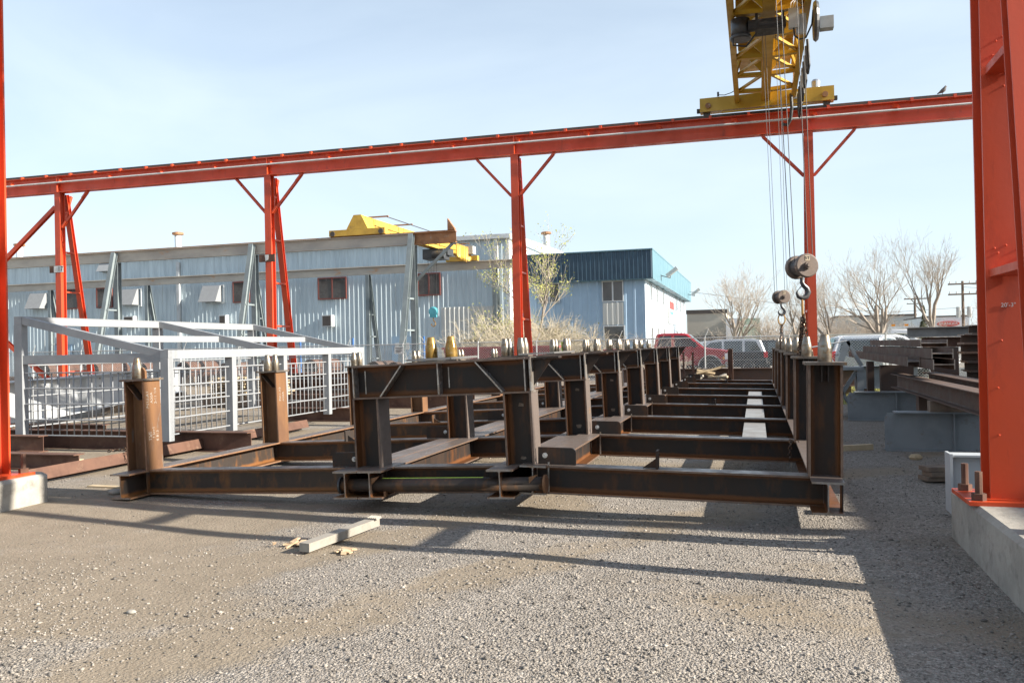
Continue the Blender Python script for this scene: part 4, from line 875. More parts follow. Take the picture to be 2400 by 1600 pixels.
b=MB(); b.ibeam((-24,0,.33),(-16.9,0,.33),.42,.3,.02,.014); b.build('girder_body','greygird',wg2)
b=MB(); b.box(-24,-17,-.2,.2,0,.12); b.build('skid','woodd',wg2)
# lumber spacers and rusty beams seen through the cage
ls=thing('lumber_stack','stack of pale lumber stickers seen through the cage bars','lumber stack',(-15.2,21.0,-.28))
for r_ in range(7):
    for c_ in range(11):
        b=MB(); x=c_*.20-.4+random.uniform(-.04,.04); L_=random.uniform(.9,1.2); b.box(x,x+.09,-.1+random.uniform(-.1,.1),L_,.62+r_*.085,.62+r_*.085+.045); b.build('stick','wood',ls)
    b=MB(); b.box(-.6,1.95,.3,.38,.667+r_*.085,.705+r_*.085); b.build('cross_stick','woodg',ls)
b=MB(); b.box(-.7,2.1,.0,.9,.30,.615); b.build('pallet','woodd',ls)
for x in (-.6,1.9): b=MB(); b.box(x-.1,x+.1,.1,.8,0,.3); b.build('bearer','woodd',ls)
for i in range(4):
    for j in range(3):
        steel('stacked_beam',{0:'lowest',1:'middle',2:'top'}[j]+' rust brown beam in '+['first','second','third','fourth'][i]+' pile row behind the cage','beam',(-14.3+.0*i,23.2+i*.32,.16+j*.31),(-11.8+.1*j,23.2+i*.32,.16+j*.31),.29,.28,'brown','rust brown beams piled behind the cage')
# steel pipe pile beyond the fence
k=0
PN=['leftmost','second','third','fourth','fifth','sixth','seventh','eighth','rightmost']
for i,(x,z,r) in enumerate([(-16.75,.75,.34),(-15.75,.72,.32),(-20.0,.8,.42),(-22.4,.8,.42),(-24.6,.75,.38),(-27.0,.8,.42),(-29.5,.78,.4),(-32.5,.8,.42),(-35.6,.8,.42)]):
    t=thing('steel_pipe',PN[8-i]+' big rusty steel pipe lying beyond the fence','pipe',(x,34.2,z),group='large pipes beyond the fence')
    b=MB(); n=20
    for a in (0,):
        prof=[(r,0),(r,1.9+.3*(i%3)),(r-.02,1.9+.3*(i%3)),(r-.02,0),(r,0)]
        b.lathe(prof,(0,0,0),n,'y'); b.f=b.f[:-2]
    b.build('pipe_wall','brown_d' if i<2 else 'brown',t)
    b=MB(); b.box(-r*.9,r*.9,.3,.5,-z,-r*.8); b.build('cradle','woodd',t)
b=MB(); b.box(-40,-20.7,36.0,36.3,.0,.5); tag(b.build('timber_sill','brown'),'long brown steel sill under the pipes','beam')
t=thing('red_container_bin','faded red scrap bin behind the fence near the shed','bin',(-13.4,35.2,0))
b=MB(); b.prism([(0,.1),(4.6,.1),(4.9,1.55),(-.3,1.55)],0,1.0); b.build('bin_body','redbin',t)
for i in range(6): b=MB(); b.box(.2+i*.8,.3+i*.8,-.06,-.005,.15,1.5); b.build('rib','redbin',t)
b=MB(); b.box(-.36,4.96,-.08,1.08,1.553,1.65); b.build('rim','redbin',t)

# ------------------------------------------------------------------ rear retaining beam, posts and scrap wood
steel('steel_beam','long dark brown beam across the far end of the skid frames','beam',(-5.5,28.9,.48),(1.45,28.9,.48),.56,.28,'brown_d',tf=.03,tw=.02)
b=MB(); b.box(-4.9,1.2,28.75,29.05,0,.19); tag(b.build('dunnage_timber','woodd'),'timber under the far dark brown beam','timber')
t=thing('steel_post','thick red brown steel post standing before the red pickup','post',(-.83,28.3,0)); b=MB(); b.ibeam((0,0,0),(0,0,1.42),.16,.16,.014,.01,(1,0,0)); b.build('post_body','brown',t); b=MB(); b.box(-.2,.2,-.2,.2,0,.02); b.build('base_plate','brown',t)
for x,lb in ((-2.30,'thin brown steel stake beside the pickup door'),(-2.0,'second thin brown steel stake beside the pickup door')):
    t=thing('steel_stake',lb,'stake',(x,27.6,0),group='thin stakes at the frame end'); b=MB(); b.box(-.03,.03,-.03,.03,0,1.30); b.build('stake_body','brown',t); b=MB(); b.box(-.05,.05,-.05,.05,1.30,1.33); b.build('cap','brown',t)
wl=['long pale plank propped on the scrap wood pile']+[f'{a} scrap wood offcut in the far pile' for a in ('short split','chunky square','pale broken','thin leaning','knotty brown','wide flat','bark edged','stubby pale','crooked grey','half buried','narrow yellow','thick end','splintered','curled thin')]
b=MB(); b.bar((-2.35,28.1,.45),(-1.0,28.3,.86),.10,.07); tag(b.build('scrap_plank','wood'),wl[0],'plank','scrap wood at the frame end')
for i in range(14):
    x=-2.25+1.35*random.random(); y=28.0+.5*random.random(); z=.30+.42*random.random()*(1-abs(x+1.6)/1.2); a=random.uniform(-.9,.9); L_=random.uniform(.14,.34)
    b=MB(); b.bar((x-L_*math.cos(a),y,max(.05,z-L_*.4*math.sin(a))),(x+L_*math.cos(a),y+random.uniform(-.2,.2),z+L_*.5*math.sin(a)+.03),random.uniform(.07,.16),random.uniform(.04,.1)); tag(b.build('wood_scrap',random.choice(['wood','woodg','wood'])),wl[1+i],'wood scrap','scrap wood at the frame end')
b=MB(); b.bar((-.55,28.2,.12),(-.05,28.3,.30),.2,.05); tag(b.build('wood_scrap','woodd'),'brown board leaning at the foot of the red brown post','wood scrap','scrap wood at the frame end')

# ------------------------------------------------------------------ steel stacked at the right
def grey_girder(label,x0,x1,y,z1,m='greypaint',cope=True):
    t=thing('painted_girder',label,'girder',(0,y,0),group='blue grey girders at the right')
    b=MB(); b.box(x0+(.13 if cope else 0),x1,-.13,.13,z1-.02,z1); b.box(x0+.03,x1,-.007,.007,.021,z1-.021); b.box(x0,x0+.03,-.007,.007,.021,z1-.06); b.box(x0,x1,-.13,.13,0,.02); b.build('girder_body',m,t)
    for x in (x0+.9,): b=MB(); b.box(x,x+.015,-.12,-.0075,.0205,z1-.0205); b.build('stiffener',m,t)
    for c in (0,1):
        for k in range(7):
            zz=.1+k*(z1-.16)/6.5; b=MB(); b.cyl((x0+1.62+c*.165,-.012,zz),(x0+1.62+c*.165,-.0075,zz),.016,n=8); b.build('bolt_hole','roofd',t)
    b=MB(); b.box(x0+.6,x1,-.1,.16,-.02,-.001); b.build('packing','woodd',t); return t
grey_girder('nearest blue grey bolted girder at the right behind the orange column',1.80,5.6,13.26,.575)
grey_girder('farther blue grey bolted girder beside the right skid frame',1.77,5.4,18.1,.585)
t=thing('white_end_beam','white grey beam with rust stained end plate behind the right column','beam',(0,8.35,0))
b=MB(); b.ibeam((1.68,0,.33),(4.6,0,.33),.52,.20,.018,.012); b.build('beam_body','greygird',t); b=MB(); b.box(1.655,1.678,-.11,.11,.06,.60); b.build('end_plate','greygird',t)
b=MB(); b.box(1.9,2.2,-.25,.25,0,.068); b.build('packing','woodd',t)
for i,(x,y,z,a) in enumerate([(2.12,10.6,.03,.2),(2.16,10.58,.085,.15),(2.13,10.6,.14,.28)]):
    b=MB(); b.bar((x-.3,y-.1,z),(x+.8,y+.25,z),.22,.05); tag(b.build('old_plank','woodd'),['bottom','middle','top'][i]+' old plank under the white end beam','plank','old planks at the right')
b=MB(); b.bar((1.18,13.05,.045),(1.62,13.3,.045),.09,.085); tag(b.build('timber_offcut','wood'),'pale timber offcut on the dark gravel beside the right frame','timber')
b=MB(); b.lathe([(.02,-.02),(.07,0),(.09,.03),(.06,.07),(.02,.075)],n=7); b.v=[(x*(1+.25*math.sin(5*y)),y*.8,z) for x,y,z in b.v]; tag(b.build('field_stone','wood',None,(2.05,12.3,0)),'tan lump of stone before the blue grey girder','stone')
# H beams laid along Y
for i,(x0,z,yn,yf,lb) in enumerate([(2.76,1.235,14.0,23.5,'lower H beam of the pile with open end toward camera'),(2.76,1.40,14.1,22.6,'upper H beam of the pile with open end toward camera'),(2.50,1.26,15.0,24.0,'outer dark beam on the left of the open ended pile')]):
    steel('stacked_beam',lb,'beam',(x0,yn,z),(x0,yf,z),.31 if i<2 else .2,.155,'brown_d','dark beams stacked at the right',upv=(1,0,0))
steel('stacked_beam','broad flat beam topping the open ended pile','beam',(2.85,15.2,1.56),(2.85,21.5,1.56),.42,.12,'brown_d','dark beams stacked at the right',upv=(1,0,0))
steel('stacked_beam','long low dark beam pointing past the orange column','beam',(2.55,9.4,.88),(2.55,17.0,.86),.26,.24,'brown_d','dark beams stacked at the right')
steel('stacked_beam','second long dark beam behind the low one','beam',(2.95,10.0,.93),(2.95,16.2,.92),.24,.24,'brown_d','dark beams stacked at the right')
lay=['lowest','second','third','fourth','fifth','topmost']
for i in range(6):
    z=1.0+i*.155; x0=3.42+random.uniform(-.10,.08)
    steel('stacked_beam',lay[i]+' dark beam of the tall stack behind the orange column','beam',(x0,15.6+.02*i,z),(9.5,15.6+.02*i,z),.152,.5,'brown_d','dark beams stacked at the right')
for x in (3.7,6.5,9.2): b=MB(); b.box(x,x+.3,15.3,15.9,0,.92); tag(b.build('steel_support','brown_d'),{3.7:'left',6.5:'middle',9.2:'right'}[x]+' dark support block under the tall beam stack','support','supports under the tall stack')
for y in (14.9,19.5): b=MB(); b.box(2.55 if y<15 else 2.6,3.25,y,y+.25,0,.735 if y<15 else 1.07); tag(b.build('steel_support','brown_d'),('front' if y<15 else 'rear')+' dark support under the open ended beam pile','support','supports under the open ended pile')
b=MB(); b.box(2.4,3.1,13.15,13.37,.577,.735); tag(b.build('timber_packer','woodd'),'timber packer on the near girder under the low beam','timber')
b=MB(); b.box(2.36,2.5,19.8,20.0,.0,1.15); tag(b.build('steel_support','brown_d'),'black upright prop below the outer dark beam','support')
steel('steel_beam','pale topped rusty beam at the back of the right stack','beam',(3.3,20.5,1.78),(8,20.5,1.78),.22,.3,'greyplate')
steel('steel_beam','red brown beam under the pale topped one','beam',(3.6,20.5,1.55),(8,20.5,1.55),.22,.26,'brown'); b=MB(); b.box(3.8,4.3,20.3,20.7,0,1.435); tag(b.build('steel_support','brown_d'),'support under the pale topped beam','support')
steel('painted_beam','short grey painted beam above the grass behind the right stack','beam',(2.6,24.6,.6),(4.2,24.6,.6),.62,.25,'greypaint'); 
for x in (2.8,3.9): b=MB(); b.box(x,x+.12,24.5,24.7,0,.285); tag(b.build('steel_support','brown'),('left' if x<3 else 'right')+' small brown leg under the short grey beam','support','small legs under the grey beam')
steel('steel_beam','dark brown beam over the grass beyond the bracket','beam',(1.6,25.6,.55),(3.0,25.6,.55),.5,.25,'brown_d'); b=MB(); b.box(1.8,2.6,25.5,25.7,0,.295); tag(b.build('steel_support','brown_d'),'support under the dark beam over the grass','support')
# grey welded bracket
t=thing('welded_bracket','blue grey welded A shaped bracket beside the right frame','bracket',(0,19,0))
b=MB(); b.prism([(1.72,1.02),(1.95,1.62),(1.80,1.62),(1.60,1.02)],-.2,-.18); b.bar((1.86,-.05,1.62),(2.14,-.05,1.09),.06,.3,(0,1,0)); b.build('sloping_flange','greypaint',t)
b=MB(); b.box(1.55,2.17,-.25,.25,1.0,1.06); b.box(1.6,1.72,-.2,.2,0,1.0); b.box(2.04,2.17,-.2,.2,0,1.0); b.bar((1.72,0,.45),(2.04,0,.95),.2,.07); b.bar((1.72,0,.55),(2.04,0,.05),.2,.07); b.build('bracket_frame','greypaint',t)
b=MB(); b.cyl((.9,-.1,1.45),(1.86,-.1,1.62),.016,n=6); b.build('tie_rod','white',t); b=MB(); b.cyl((1.4,-.15,1.15),(2.05,-.15,1.03),.016,n=6); b.build('tie_rod','white',t)

# ------------------------------------------------------------------ foreground bits
t=thing('loose_plank','weathered grey plank lying on the gravel in front','plank',(0,0,0))
p0=Vector((-3.55,5.93,.052)); p1=Vector((-3.40,6.92,.062)); d=(p1-p0).normalized(); sd_=Vector((d.y,-d.x,0))
b=MB(); b.bar(p0,p1,.10,.07); b.build('plank_body','woodg',t)
for i in range(5):
    q=p1+sd_*(-.045+i*.0225); b=MB(); b.prism([(0,0),(.02,0),(.01,.02)],0,.10); mw=Matrix.Translation(q+Vector((0,-.09,.035)))
    o=b.build('saw_tooth','woodg',t); o.matrix_local=mw
for i,(x,y,s_,lb) in enumerate([(-3.78,6.18,.11,'largest dry fibre scrap left of the plank'),(-3.62,6.30,.06,'small dry fibre scrap behind the plank'),(-3.26,6.05,.11,'dry fibre scrap right of the plank'),(-3.95,6.12,.03,'tiny dry fibre scrap furthest left')]):
    b=MB(); n=9
    for j in range(5):
        a=random.uniform(0,3.1); c=Vector((random.uniform(-1,1)*s_*.5,random.uniform(-1,1)*s_*.4,.012+.02*random.random())); dv=Vector((math.cos(a),math.sin(a),random.uniform(-.1,.35)))*s_*.55
        b.bar(c-dv,c+dv,s_*random.uniform(.25,.5),s_*.09)
    tag(b.build('fibre_scrap','husk',None,(x,y,gz(x,y)+.008)),lb,'scrap','dry scraps around the plank')
def pebble(label,x,y,r,m='conc'):
    b=MB(); b.lathe([(r*.3,-r*.3),(r*.9,0),(r,r*.25),(r*.7,r*.6),(r*.15,r*.72)],n=10); b.v=[(a*1.3,c,d_) for a,c,d_ in b.v]; tag(b.build('pebble',m,None,(x,y,gz(x,y)+r*.15),True),label,'stone','single stones on the gravel')
pebble('pale round pebble alone on packed dirt front left',-3.85,4.34,.026); pebble('white stone beside the left concrete footing',-7.2,7.9,.07,'conc'); pebble('small pale stone on the gravel bottom left',-2.05,3.55,.018)
b=MB(); b.bar((-9.6,8.3,.02),(-7.25,8.28,.02),.1,.03); b.v=[(x if x>-8 else -7.95,y,z) for x,y,z in b.v]; tag(b.build('thin_lath','wood'),'thin pale slat on gravel left of the front left post','slat')
b=MB(); b.bar((-10.6,10.3,.05),(-9.9,10.15,.03),.12,.06); tag(b.build('wood_scrap','wood'),'pale scrap of wood before the cage','wood scrap')
s4=thing('loose_chain','short rusty chain draped over the brown channel','chain',(-8.95,9.9,.21)); chain(s4,(-.2,.0,.02),(.1,.02,.06)); chain(s4,(.1,.02,.06),(.16,.02,-.1))

# ------------------------------------------------------------------ vehicles
def loft(poly,W_,ins=.05,taper=None):
    "side outline (x,z) given width, edges rounded by inset end layers; taper(z)->half-width factor"
    b=MB(); n=len(poly); cx=sum(p[0] for p in poly)/n; cz=sum(p[1] for p in poly)/n
    def lay(y,k):
        o=[]
        for x,z in poly:
            dx,dz=x-cx,z-cz; l_=math.hypot(dx,dz); f=(l_-k)/l_ if l_ else 1
            zz=cz+dz*f; o.append((cx+dx*f,y*(taper(zz) if taper else 1),zz))
        return o
    h=W_/2; vs=lay(-h,ins)+lay(-h+ins,0)+lay(h-ins,0)+lay(h,ins)
    fs=[]
    for a in range(3): fs+=[(a*n+i,a*n+(i+1)%n,(a+1)*n+(i+1)%n,(a+1)*n+i) for i in range(n)]
    fs+=[tuple(range(n-1,-1,-1)),tuple(range(3*n,4*n))]
    return b.add(vs,fs)
def wheel(par,x,y,r,rim='silver'):
    s=-1 if y<0 else 1
    b=MB(); b.lathe([(r*.62,-.12),(r*.94,-.12),(r,-.09),(r,.09),(r*.94,.12),(r*.62,.12)],(x,y,r),22,'y'); wo=b.build('wheel','black',par)
    b=MB(); b.lathe([(.04,.09),(r*.55,.09),(r*.62,.125),(r*.66,.128),(r*.66,.05)],(0,0,0),22,'y'); b.v=[(a+x,c*s+y,d+r) for a,c,d in b.v]; ro=b.build('rim',rim,wo)
    for k in range(6):
        a=k*math.pi/3; b=MB(); b.cyl((x+r*.36*math.cos(a),y+s*.085,r+r*.36*math.sin(a)),(x+r*.36*math.cos(a),y+s*.098,r+r*.36*math.sin(a)),r*.09,n=8); b.build('rim_hole','roofd',ro)
def arch(par,x,y,r,m='black'):
    b=MB(); s=-1 if y<0 else 1
    pts=[(x+r*math.cos(a),r*.93+r*math.sin(a)) for a in np.linspace(0,math.pi,13)]; b.prism(pts,y,y+s*.012); return b.build('wheel_arch',m,par)
def pickup(label,loc,rz=0):
    c=thing('pickup_truck',label,'truck',loc,(0,0,rz)); W_=2.0
    body=[(-.02,.62),(.0,1.02),(-.06,1.20),(-.5,1.30),(-1.3,1.38),(-3.62,1.42),(-3.66,1.40),(-6.1,1.40),(-6.12,.62),(-5.2,.56),(-.9,.56)]
    loft(body,W_,.05).build('body','redcar',c)
    cabp=[(-1.22,1.37),(-2.02,2.06),(-2.25,2.11),(-3.25,2.12),(-3.5,2.06),(-3.64,1.40)]
    tp=lambda z: 1-.16*max(0,(z-1.4))/.7
    loft(cabp,W_-.04,.06,tp).build('cab','redcar',c)
    for s in (-1,):
        y0=s*(W_/2-.022)
        def pane(pol,nm='side_window'):
            b=MB(); n=len(pol); b.add([(x,s*((W_-.04)/2*tp(z)+.006),z) for x,z in pol]+[(x,s*((W_-.04)/2*tp(z)-.02),z) for x,z in pol],[tuple(range(n)),tuple(range(2*n-1,n-1,-1))]+[(i,(i+1)%n,n+(i+1)%n,n+i) for i in range(n)]); return b.build(nm,'cglass',c)
        pane([(-1.5,1.47),(-2.0,1.93),(-2.1,1.98),(-2.62,2.0),(-2.62,1.47)]); pane([(-2.78,1.47),(-2.78,2.0),(-3.32,1.98),(-3.44,1.47)])
        b=MB(); b.box(-4.2,-1.75,-W_/2-.012,-W_/2+.02,.60,.76); b.build('lower_trim','tan',c)
        b=MB(); b.box(-2.69,-2.67,-W_/2-.006,-W_/2+.01,.8,1.4); b.build('door_seam','black',c)
        b=MB(); b.box(-2.6,-2.42,-W_/2-.03,-W_/2-.001,1.2,1.25); b.build('door_handle','chrome',c)
        b=MB(); b.box(-1.74,-1.6,-W_/2-.24,-W_/2-.04,1.42,1.68); mo=b.build('mirror','black',c); b=MB(); b.bar((-1.67,-W_/2-.05,1.46),(-1.67,-W_/2+.05,1.43),.05,.04); b.build('mirror_arm','chrome',mo)
    b=MB(); n=4; wp=[(-1.26,1.42),(-1.98,2.04)]; b.add([(wp[0][0]+.02,-.86,wp[0][1]),(wp[0][0]+.02,.86,wp[0][1]),(wp[1][0]+.02,.74,wp[1][1]),(wp[1][0]+.02,-.74,wp[1][1])],[(0,1,2,3)]); b.build('windscreen','cglass',c)
    b=MB(); b.box(-.28,.06,-W_/2-.02,W_/2+.02,.50,.74); b.build('front_bumper','chrome',c)
    for s in (-1,1):
        b=MB(); b.box(-.30,.012,s*W_/2-.08 if s>0 else -W_/2-.008,s*W_/2+.008 if s>0 else -W_/2+.08,.84,1.12); b.build('headlight','lamp',c)
        b=MB(); b.box(-.40,-.305,s*W_/2-.06 if s>0 else -W_/2-.009,s*W_/2+.009 if s>0 else -W_/2+.06,.84,.95); b.build('indicator','amber',c)
    for x in (-.98,-4.75):
        for s in (-1,1):
            arch(c,x,s*(W_/2-.005),.52)
            b=MB(); pts=[(x+q*math.cos(a),.49+q*math.sin(a)) for q,rr in ((.575,0),) for a in np.linspace(0,math.pi,15)]+[(x+.52*math.cos(a),.49+.52*math.sin(a)) for a in np.linspace(math.pi,0,15)]; b.prism(pts,s*(W_/2-.01),s*(W_/2+.022)); b.build('arch_trim','chrome',c)
            wheel(c,x,s*(W_/2-.10),.42)
    return c
def suv(label,loc,rz,m,L_=4.8,H_=1.78,roofm=None,cat='car'):
    c=thing('parked_car',label,cat,loc,(0,0,rz),'cars parked beyond the fence'); W_=1.86; k=L_/4.8; h=H_/1.78
    body=[(0,.55),(.0,.82),(-.08,.95),(-.9*k,1.06*h),(-1.2*k,1.10*h),(-4.6*k,1.12*h),(-4.78*k,1.0*h),(-4.8*k,.5),(-4.0*k,.34),(-.7*k,.34)]
    loft(body,W_,.06).build('body',m,c)
    cabp=[(-1.15*k,1.06*h),(-1.95*k,1.66*h),(-2.3*k,1.76*h),(-4.1*k,1.78*h),(-4.5*k,1.68*h),(-4.72*k,1.08*h)]; tp=lambda z:1-.18*max(0,(z-1.05*h))/.7
    loft(cabp,W_-.06,.06,tp).build('cabin',roofm or m,c)
    for s in (-1,1):
        for pol in ([(-1.45*k,1.12*h),(-2.05*k,1.60*h),(-2.6*k,1.66*h),(-2.6*k,1.12*h)],[(-2.72*k,1.12*h),(-2.72*k,1.67*h),(-3.6*k,1.67*h),(-3.6*k,1.12*h)],[(-3.72*k,1.12*h),(-3.72*k,1.66*h),(-4.25*k,1.64*h),(-4.5*k,1.14*h)]):
            b=MB(); n=len(pol); b.add([(x,s*((W_-.06)/2*tp(z)+.006),z) for x,z in pol]+[(x,s*((W_-.06)/2*tp(z)-.02),z) for x,z in pol],[tuple(range(n)),tuple(range(2*n-1,n-1,-1))]+[(i,(i+1)%n,n+(i+1)%n,n+i) for i in range(n)]); b.build('side_window','cglass',c)
        b=MB(); b.box(-4.81*k,-4.62*k,s*.93-.06 if s>0 else -.94,.94 if s>0 else -.87,.82,1.1*h); b.build('tail_light','tail',c)
        b=MB(); b.box(-.16,.01,s*.93-.2 if s>0 else -.935,.935 if s>0 else -.73,.72,.88); b.build('headlight','lamp',c)
    b=MB(); b.add([(-1.15*k,-.78,1.1*h),(-1.15*k,.78,1.1*h),(-1.92*k,.68,1.62*h),(-1.92*k,-.68,1.62*h)],[(0,1,2,3)]); b.v=[(x+.03,y,z+.02) for x,y,z in b.v]; b.build('windscreen','cglass',c)
    b=MB(); b.add([(-4.74*k,-.72,1.16*h),(-4.74*k,.72,1.16*h),(-4.56*k,.64,1.62*h),(-4.56*k,-.64,1.62*h)],[(0,1,2,3)]); b.v=[(x-.03,y,z) for x,y,z in b.v]; b.build('rear_window','cglass',c)
    for x in (-.95*k,-3.85*k):
        for s in (-1,1): arch(c,x,s*(W_/2-.006),.40); wheel(c,x,s*(W_/2-.09),.34)
    return c
pickup('red pickup truck with tan lower trim parked beyond the fence',(-1.12,41,0))
suv('black sport utility car right of the red pickup',(-4.35,44.6,0),math.pi,'blackcar',4.9,1.80,'silvercar')
suv('silver car partly hidden behind the red pickup hood',(1.2,48.3,0),R(8),'silvercar',4.7,1.72)
suv('grey sport utility car behind the blue grey bracket',(5.4,38.6,0),R(70),'silvercar',4.8,1.78)
suv('white van with dark windows behind the right beam stack',(8.2,39.8,0),R(6),'whitecar',5.2,1.86)
suv('dark car beyond the gap between grey car and white van',(7.2,45.5,0),R(0),'blackcar',4.5,1.6)
suv('dark blue car behind the hanging chain slings',(4.0,47,0),R(3),'blackcar',4.6,1.7)
t=thing('service_truck','distant white service truck with orange roof lights','truck',(12.6,72,0))
loft([(0,.6),(0,1.5),(-.5,1.6),(-1.1,2.35),(-2.3,2.4),(-2.4,.6)],2.1,.06).build('cab','whitecar',t)
b=MB(); b.box(-7,-2.5,-1.1,1.1,.7,1.6); b.build('service_body','greybox',t)
b=MB(); b.box(-.35,-.3,-.9,.9,1.68,2.15); b.build('windscreen','cglass',t)
b=MB(); b.add([(-.55,-.92,1.66),(-1.1,-.9,2.2),(-2.1,-.9,2.25),(-2.1,-.95,1.66)],[(0,1,2,3)]); b.v=[(x,y-.14,z) for x,y,z in b.v]; b.build('side_window','cglass',t)
b=MB(); b.box(-2.3,-1.0,-1.0,1.0,2.42,2.6); b.build('roof_rack','white',t)
for x in (-1.2,-2.15): b=MB(); b.box(x-.12,x+.12,-1.0,-.7,2.61,2.78); b.build('warning_light','amber',t)
for x in (-.6,-5.5):
    for s in (-1,1): wheel(t,x,s*.95,.42)

# ------------------------------------------------------------------ trees and brush
def make_tree(label,base,H_,spread,seed,group='bare trees beyond the parked cars',trunk_r=.22,levels=6,mt='bark',mtw='twig',lean=0,leaves=0,forks=2,low=.22,tw=.014):
    rr=random.Random(seed); big=MB(); small=MB(); tips=[]
    def seg(p,d,L_,r,lv):
        steps=3 if lv<3 else 2; pts=[p]; rad=[r]; q=Vector(p); dd=Vector(d)
        for i in range(steps):
            dd=(dd+Vector((rr.gauss(0,.10),rr.gauss(0,.10),rr.gauss(.03,.06)+ (.10 if lv>1 else .02)))).normalized(); q=q+dd*(L_/steps); pts.append(q.copy()); rad.append(max(tw*.5,r*(1-.42*(i+1)/steps)))
        (big if lv<3 else small).tube(pts,rad,6 if lv<2 else (4 if lv<3 else 3))
        if lv>=levels-1: tips.append((pts[-1],dd)); return
        nch=(4 if lv<3 else 3)
        for c in range(nch):
            f=rr.uniform(.35,1.0) if c<nch-1 else 1.0; i=min(steps-1,int(f*steps)); o=pts[i].lerp(pts[min(i+1,steps)],f*steps-i)
            a=rr.uniform(0,6.28); ang=rr.uniform(.26,.62) if c<nch-1 else rr.uniform(.04,.2)
            ax=dd.orthogonal().normalized(); ax.rotate(Matrix.Rotation(a,3,dd)); nd=(dd*math.cos(ang)+ax*math.sin(ang)*spread).normalized()
            nd.z=max(nd.z,-.05); seg(o,nd,L_*rr.uniform(.50,.80)*(1 if c<nch-1 else 1.05),rad[i]*rr.uniform(.45,.62),lv+1)
    t=thing('tree',label,'tree',base,group=group)
    L0=H_*low
    # trunk with a few main limbs
    d0=Vector((lean,0,1)).normalized(); tp=[Vector((0,0,-.1)),d0*L0*.5,d0*L0]; big.tube(tp,[trunk_r*1.15,trunk_r,trunk_r*.88],8)
    ax0=rr.uniform(0,6.28)
    for f in range(forks):
        a=ax0+f*6.28/forks+rr.uniform(-.4,.4); ang=.12 if f==0 else rr.uniform(.28,.5)
        seg(d0*L0*.97,Vector((math.sin(ang)*math.cos(a)*spread+lean,math.sin(ang)*math.sin(a)*spread,math.cos(ang))).normalized(),H_*.30,trunk_r*(.8 if f==0 else .62),1)
    big.build('trunk',mt,t); small.build('crown',mtw,t)
    if leaves:
        lf_=MB()
        for p,d in tips:
            for _ in range(leaves):
                if rr.random()<.35: continue
                c=p+Vector((rr.gauss(0,.16),rr.gauss(0,.16),rr.gauss(0,.13))); s_=rr.uniform(.035,.075); u_=Vector((rr.gauss(0,1),rr.gauss(0,1),rr.gauss(0,1))).normalized(); v_=u_.orthogonal().normalized()
                lf_.add([c-u_*s_,c+v_*s_*.55,c+u_*s_,c-v_*s_*.55],[(0,1,2,3)])
        lf_.build('foliage','bud',t)
    return t
make_tree('bare spreading tree right of the blue office',(-1.7,76,0),9.6,1.5,11,trunk_r=.26,levels=7,forks=4,low=.10)
make_tree('bare tree just behind the far hook block',(3.6,82,0),8.2,1.4,12,levels=6,forks=3)
make_tree('big bare tree right of the orange column with pale limbs',(9.9,75,0),9.8,1.5,13,trunk_r=.28,levels=7,forks=4,low=.16)
make_tree('bare leaning tree left of the big bare tree',(6.6,80,0),8.8,1.4,14,levels=7,forks=3,low=.14,lean=-.08)
make_tree('narrow tall bare tree near the utility pole',(14.9,80,0),10.6,1.15,15,trunk_r=.24,levels=7,forks=3,low=.24)
make_tree('bare tree showing right of the near orange column',(21.5,66,0),9.2,1.4,16,levels=6,forks=3)
make_tree('low bare thicket tree behind the chain slings',(5.1,92,0),6.2,1.5,17,levels=6,forks=5,low=.06,trunk_r=.15)
make_tree('low bare thicket tree left of the orange column base',(1.2,90,0),6.0,1.5,18,levels=6,forks=5,low=.06,trunk_r=.15)
make_tree('low thicket right of the big bare tree',(12.4,95,0),5.6,1.5,19,levels=6,forks=5,low=.06,trunk_r=.14)
make_tree('young tree with fresh yellow green buds before the blue office',(-12.0,46,0),7.6,1.45,23,'budding trees by the office',.11,6,'bark','twigw',.02,5,3,.32,.012)
make_tree('small budding tree crowding the orange column foot',(-13.7,45.2,0),4.6,1.6,24,'budding trees by the office',.07,6,'bark','twigw',-.05,3,4,.12,.012)
def brush(label,loc,w_,h,n,seed,m='twigw',leaf=0):
    rr=random.Random(seed); b=MB(); lf_=MB()
    for i in range(n):
        x=rr.gauss(0,w_*.33); y=rr.gauss(0,w_*.2); p=Vector((x,y,0)); d=Vector((rr.gauss(0,.35)+x*.12,rr.gauss(0,.3),1)).normalized(); L_=h*rr.uniform(.5,1.0)*(1-.35*abs(x)/w_); pts=[p]
        for k in range(4): d=(d+Vector((rr.gauss(0,.2),rr.gauss(0,.2),rr.gauss(-.08,.1)))).normalized(); pts.append(pts[-1]+d*L_/4)
        b.tube(pts,[.016,.013,.010,.008,.005],3)
        for k in (2,3):
            for _ in range(2):
                q=pts[k]; e=(d+Vector((rr.gauss(0,.7),rr.gauss(0,.7),rr.gauss(0,.5)))).normalized(); b.tube([q,q+e*L_*.22,q+(e+Vector((0,0,-.25)))*L_*.36],[.008,.006,.004],3)
                if leaf and rr.random()<leaf:
                    c=q+e*L_*.25; s_=rr.uniform(.03,.05); lf_.add([c+Vector((-s_,0,0)),c+Vector((0,0,s_*.6)),c+Vector((s_,0,.01)),c+Vector((0,.01,-s_*.6))],[(0,1,2,3)])
    t=thing('bush',label,'bush',loc,group='bare brush and bushes'); b.build('stems',m,t)
    if lf_.v: lf_.build('foliage','bud',t)
brush('tangled pale dry brush around the orange column foot',(-12.9,44.2,0),5.4,4.3,560,31,'twigw',.2)
brush('tangled dry brush right of the budding tree',(-10.7,44.4,0),4.0,3.8,330,32,'twigw',.25)
brush('thin bare shrub before the office corner',(-6.6,42.8,0),1.3,3.1,26,33,'twig',0)
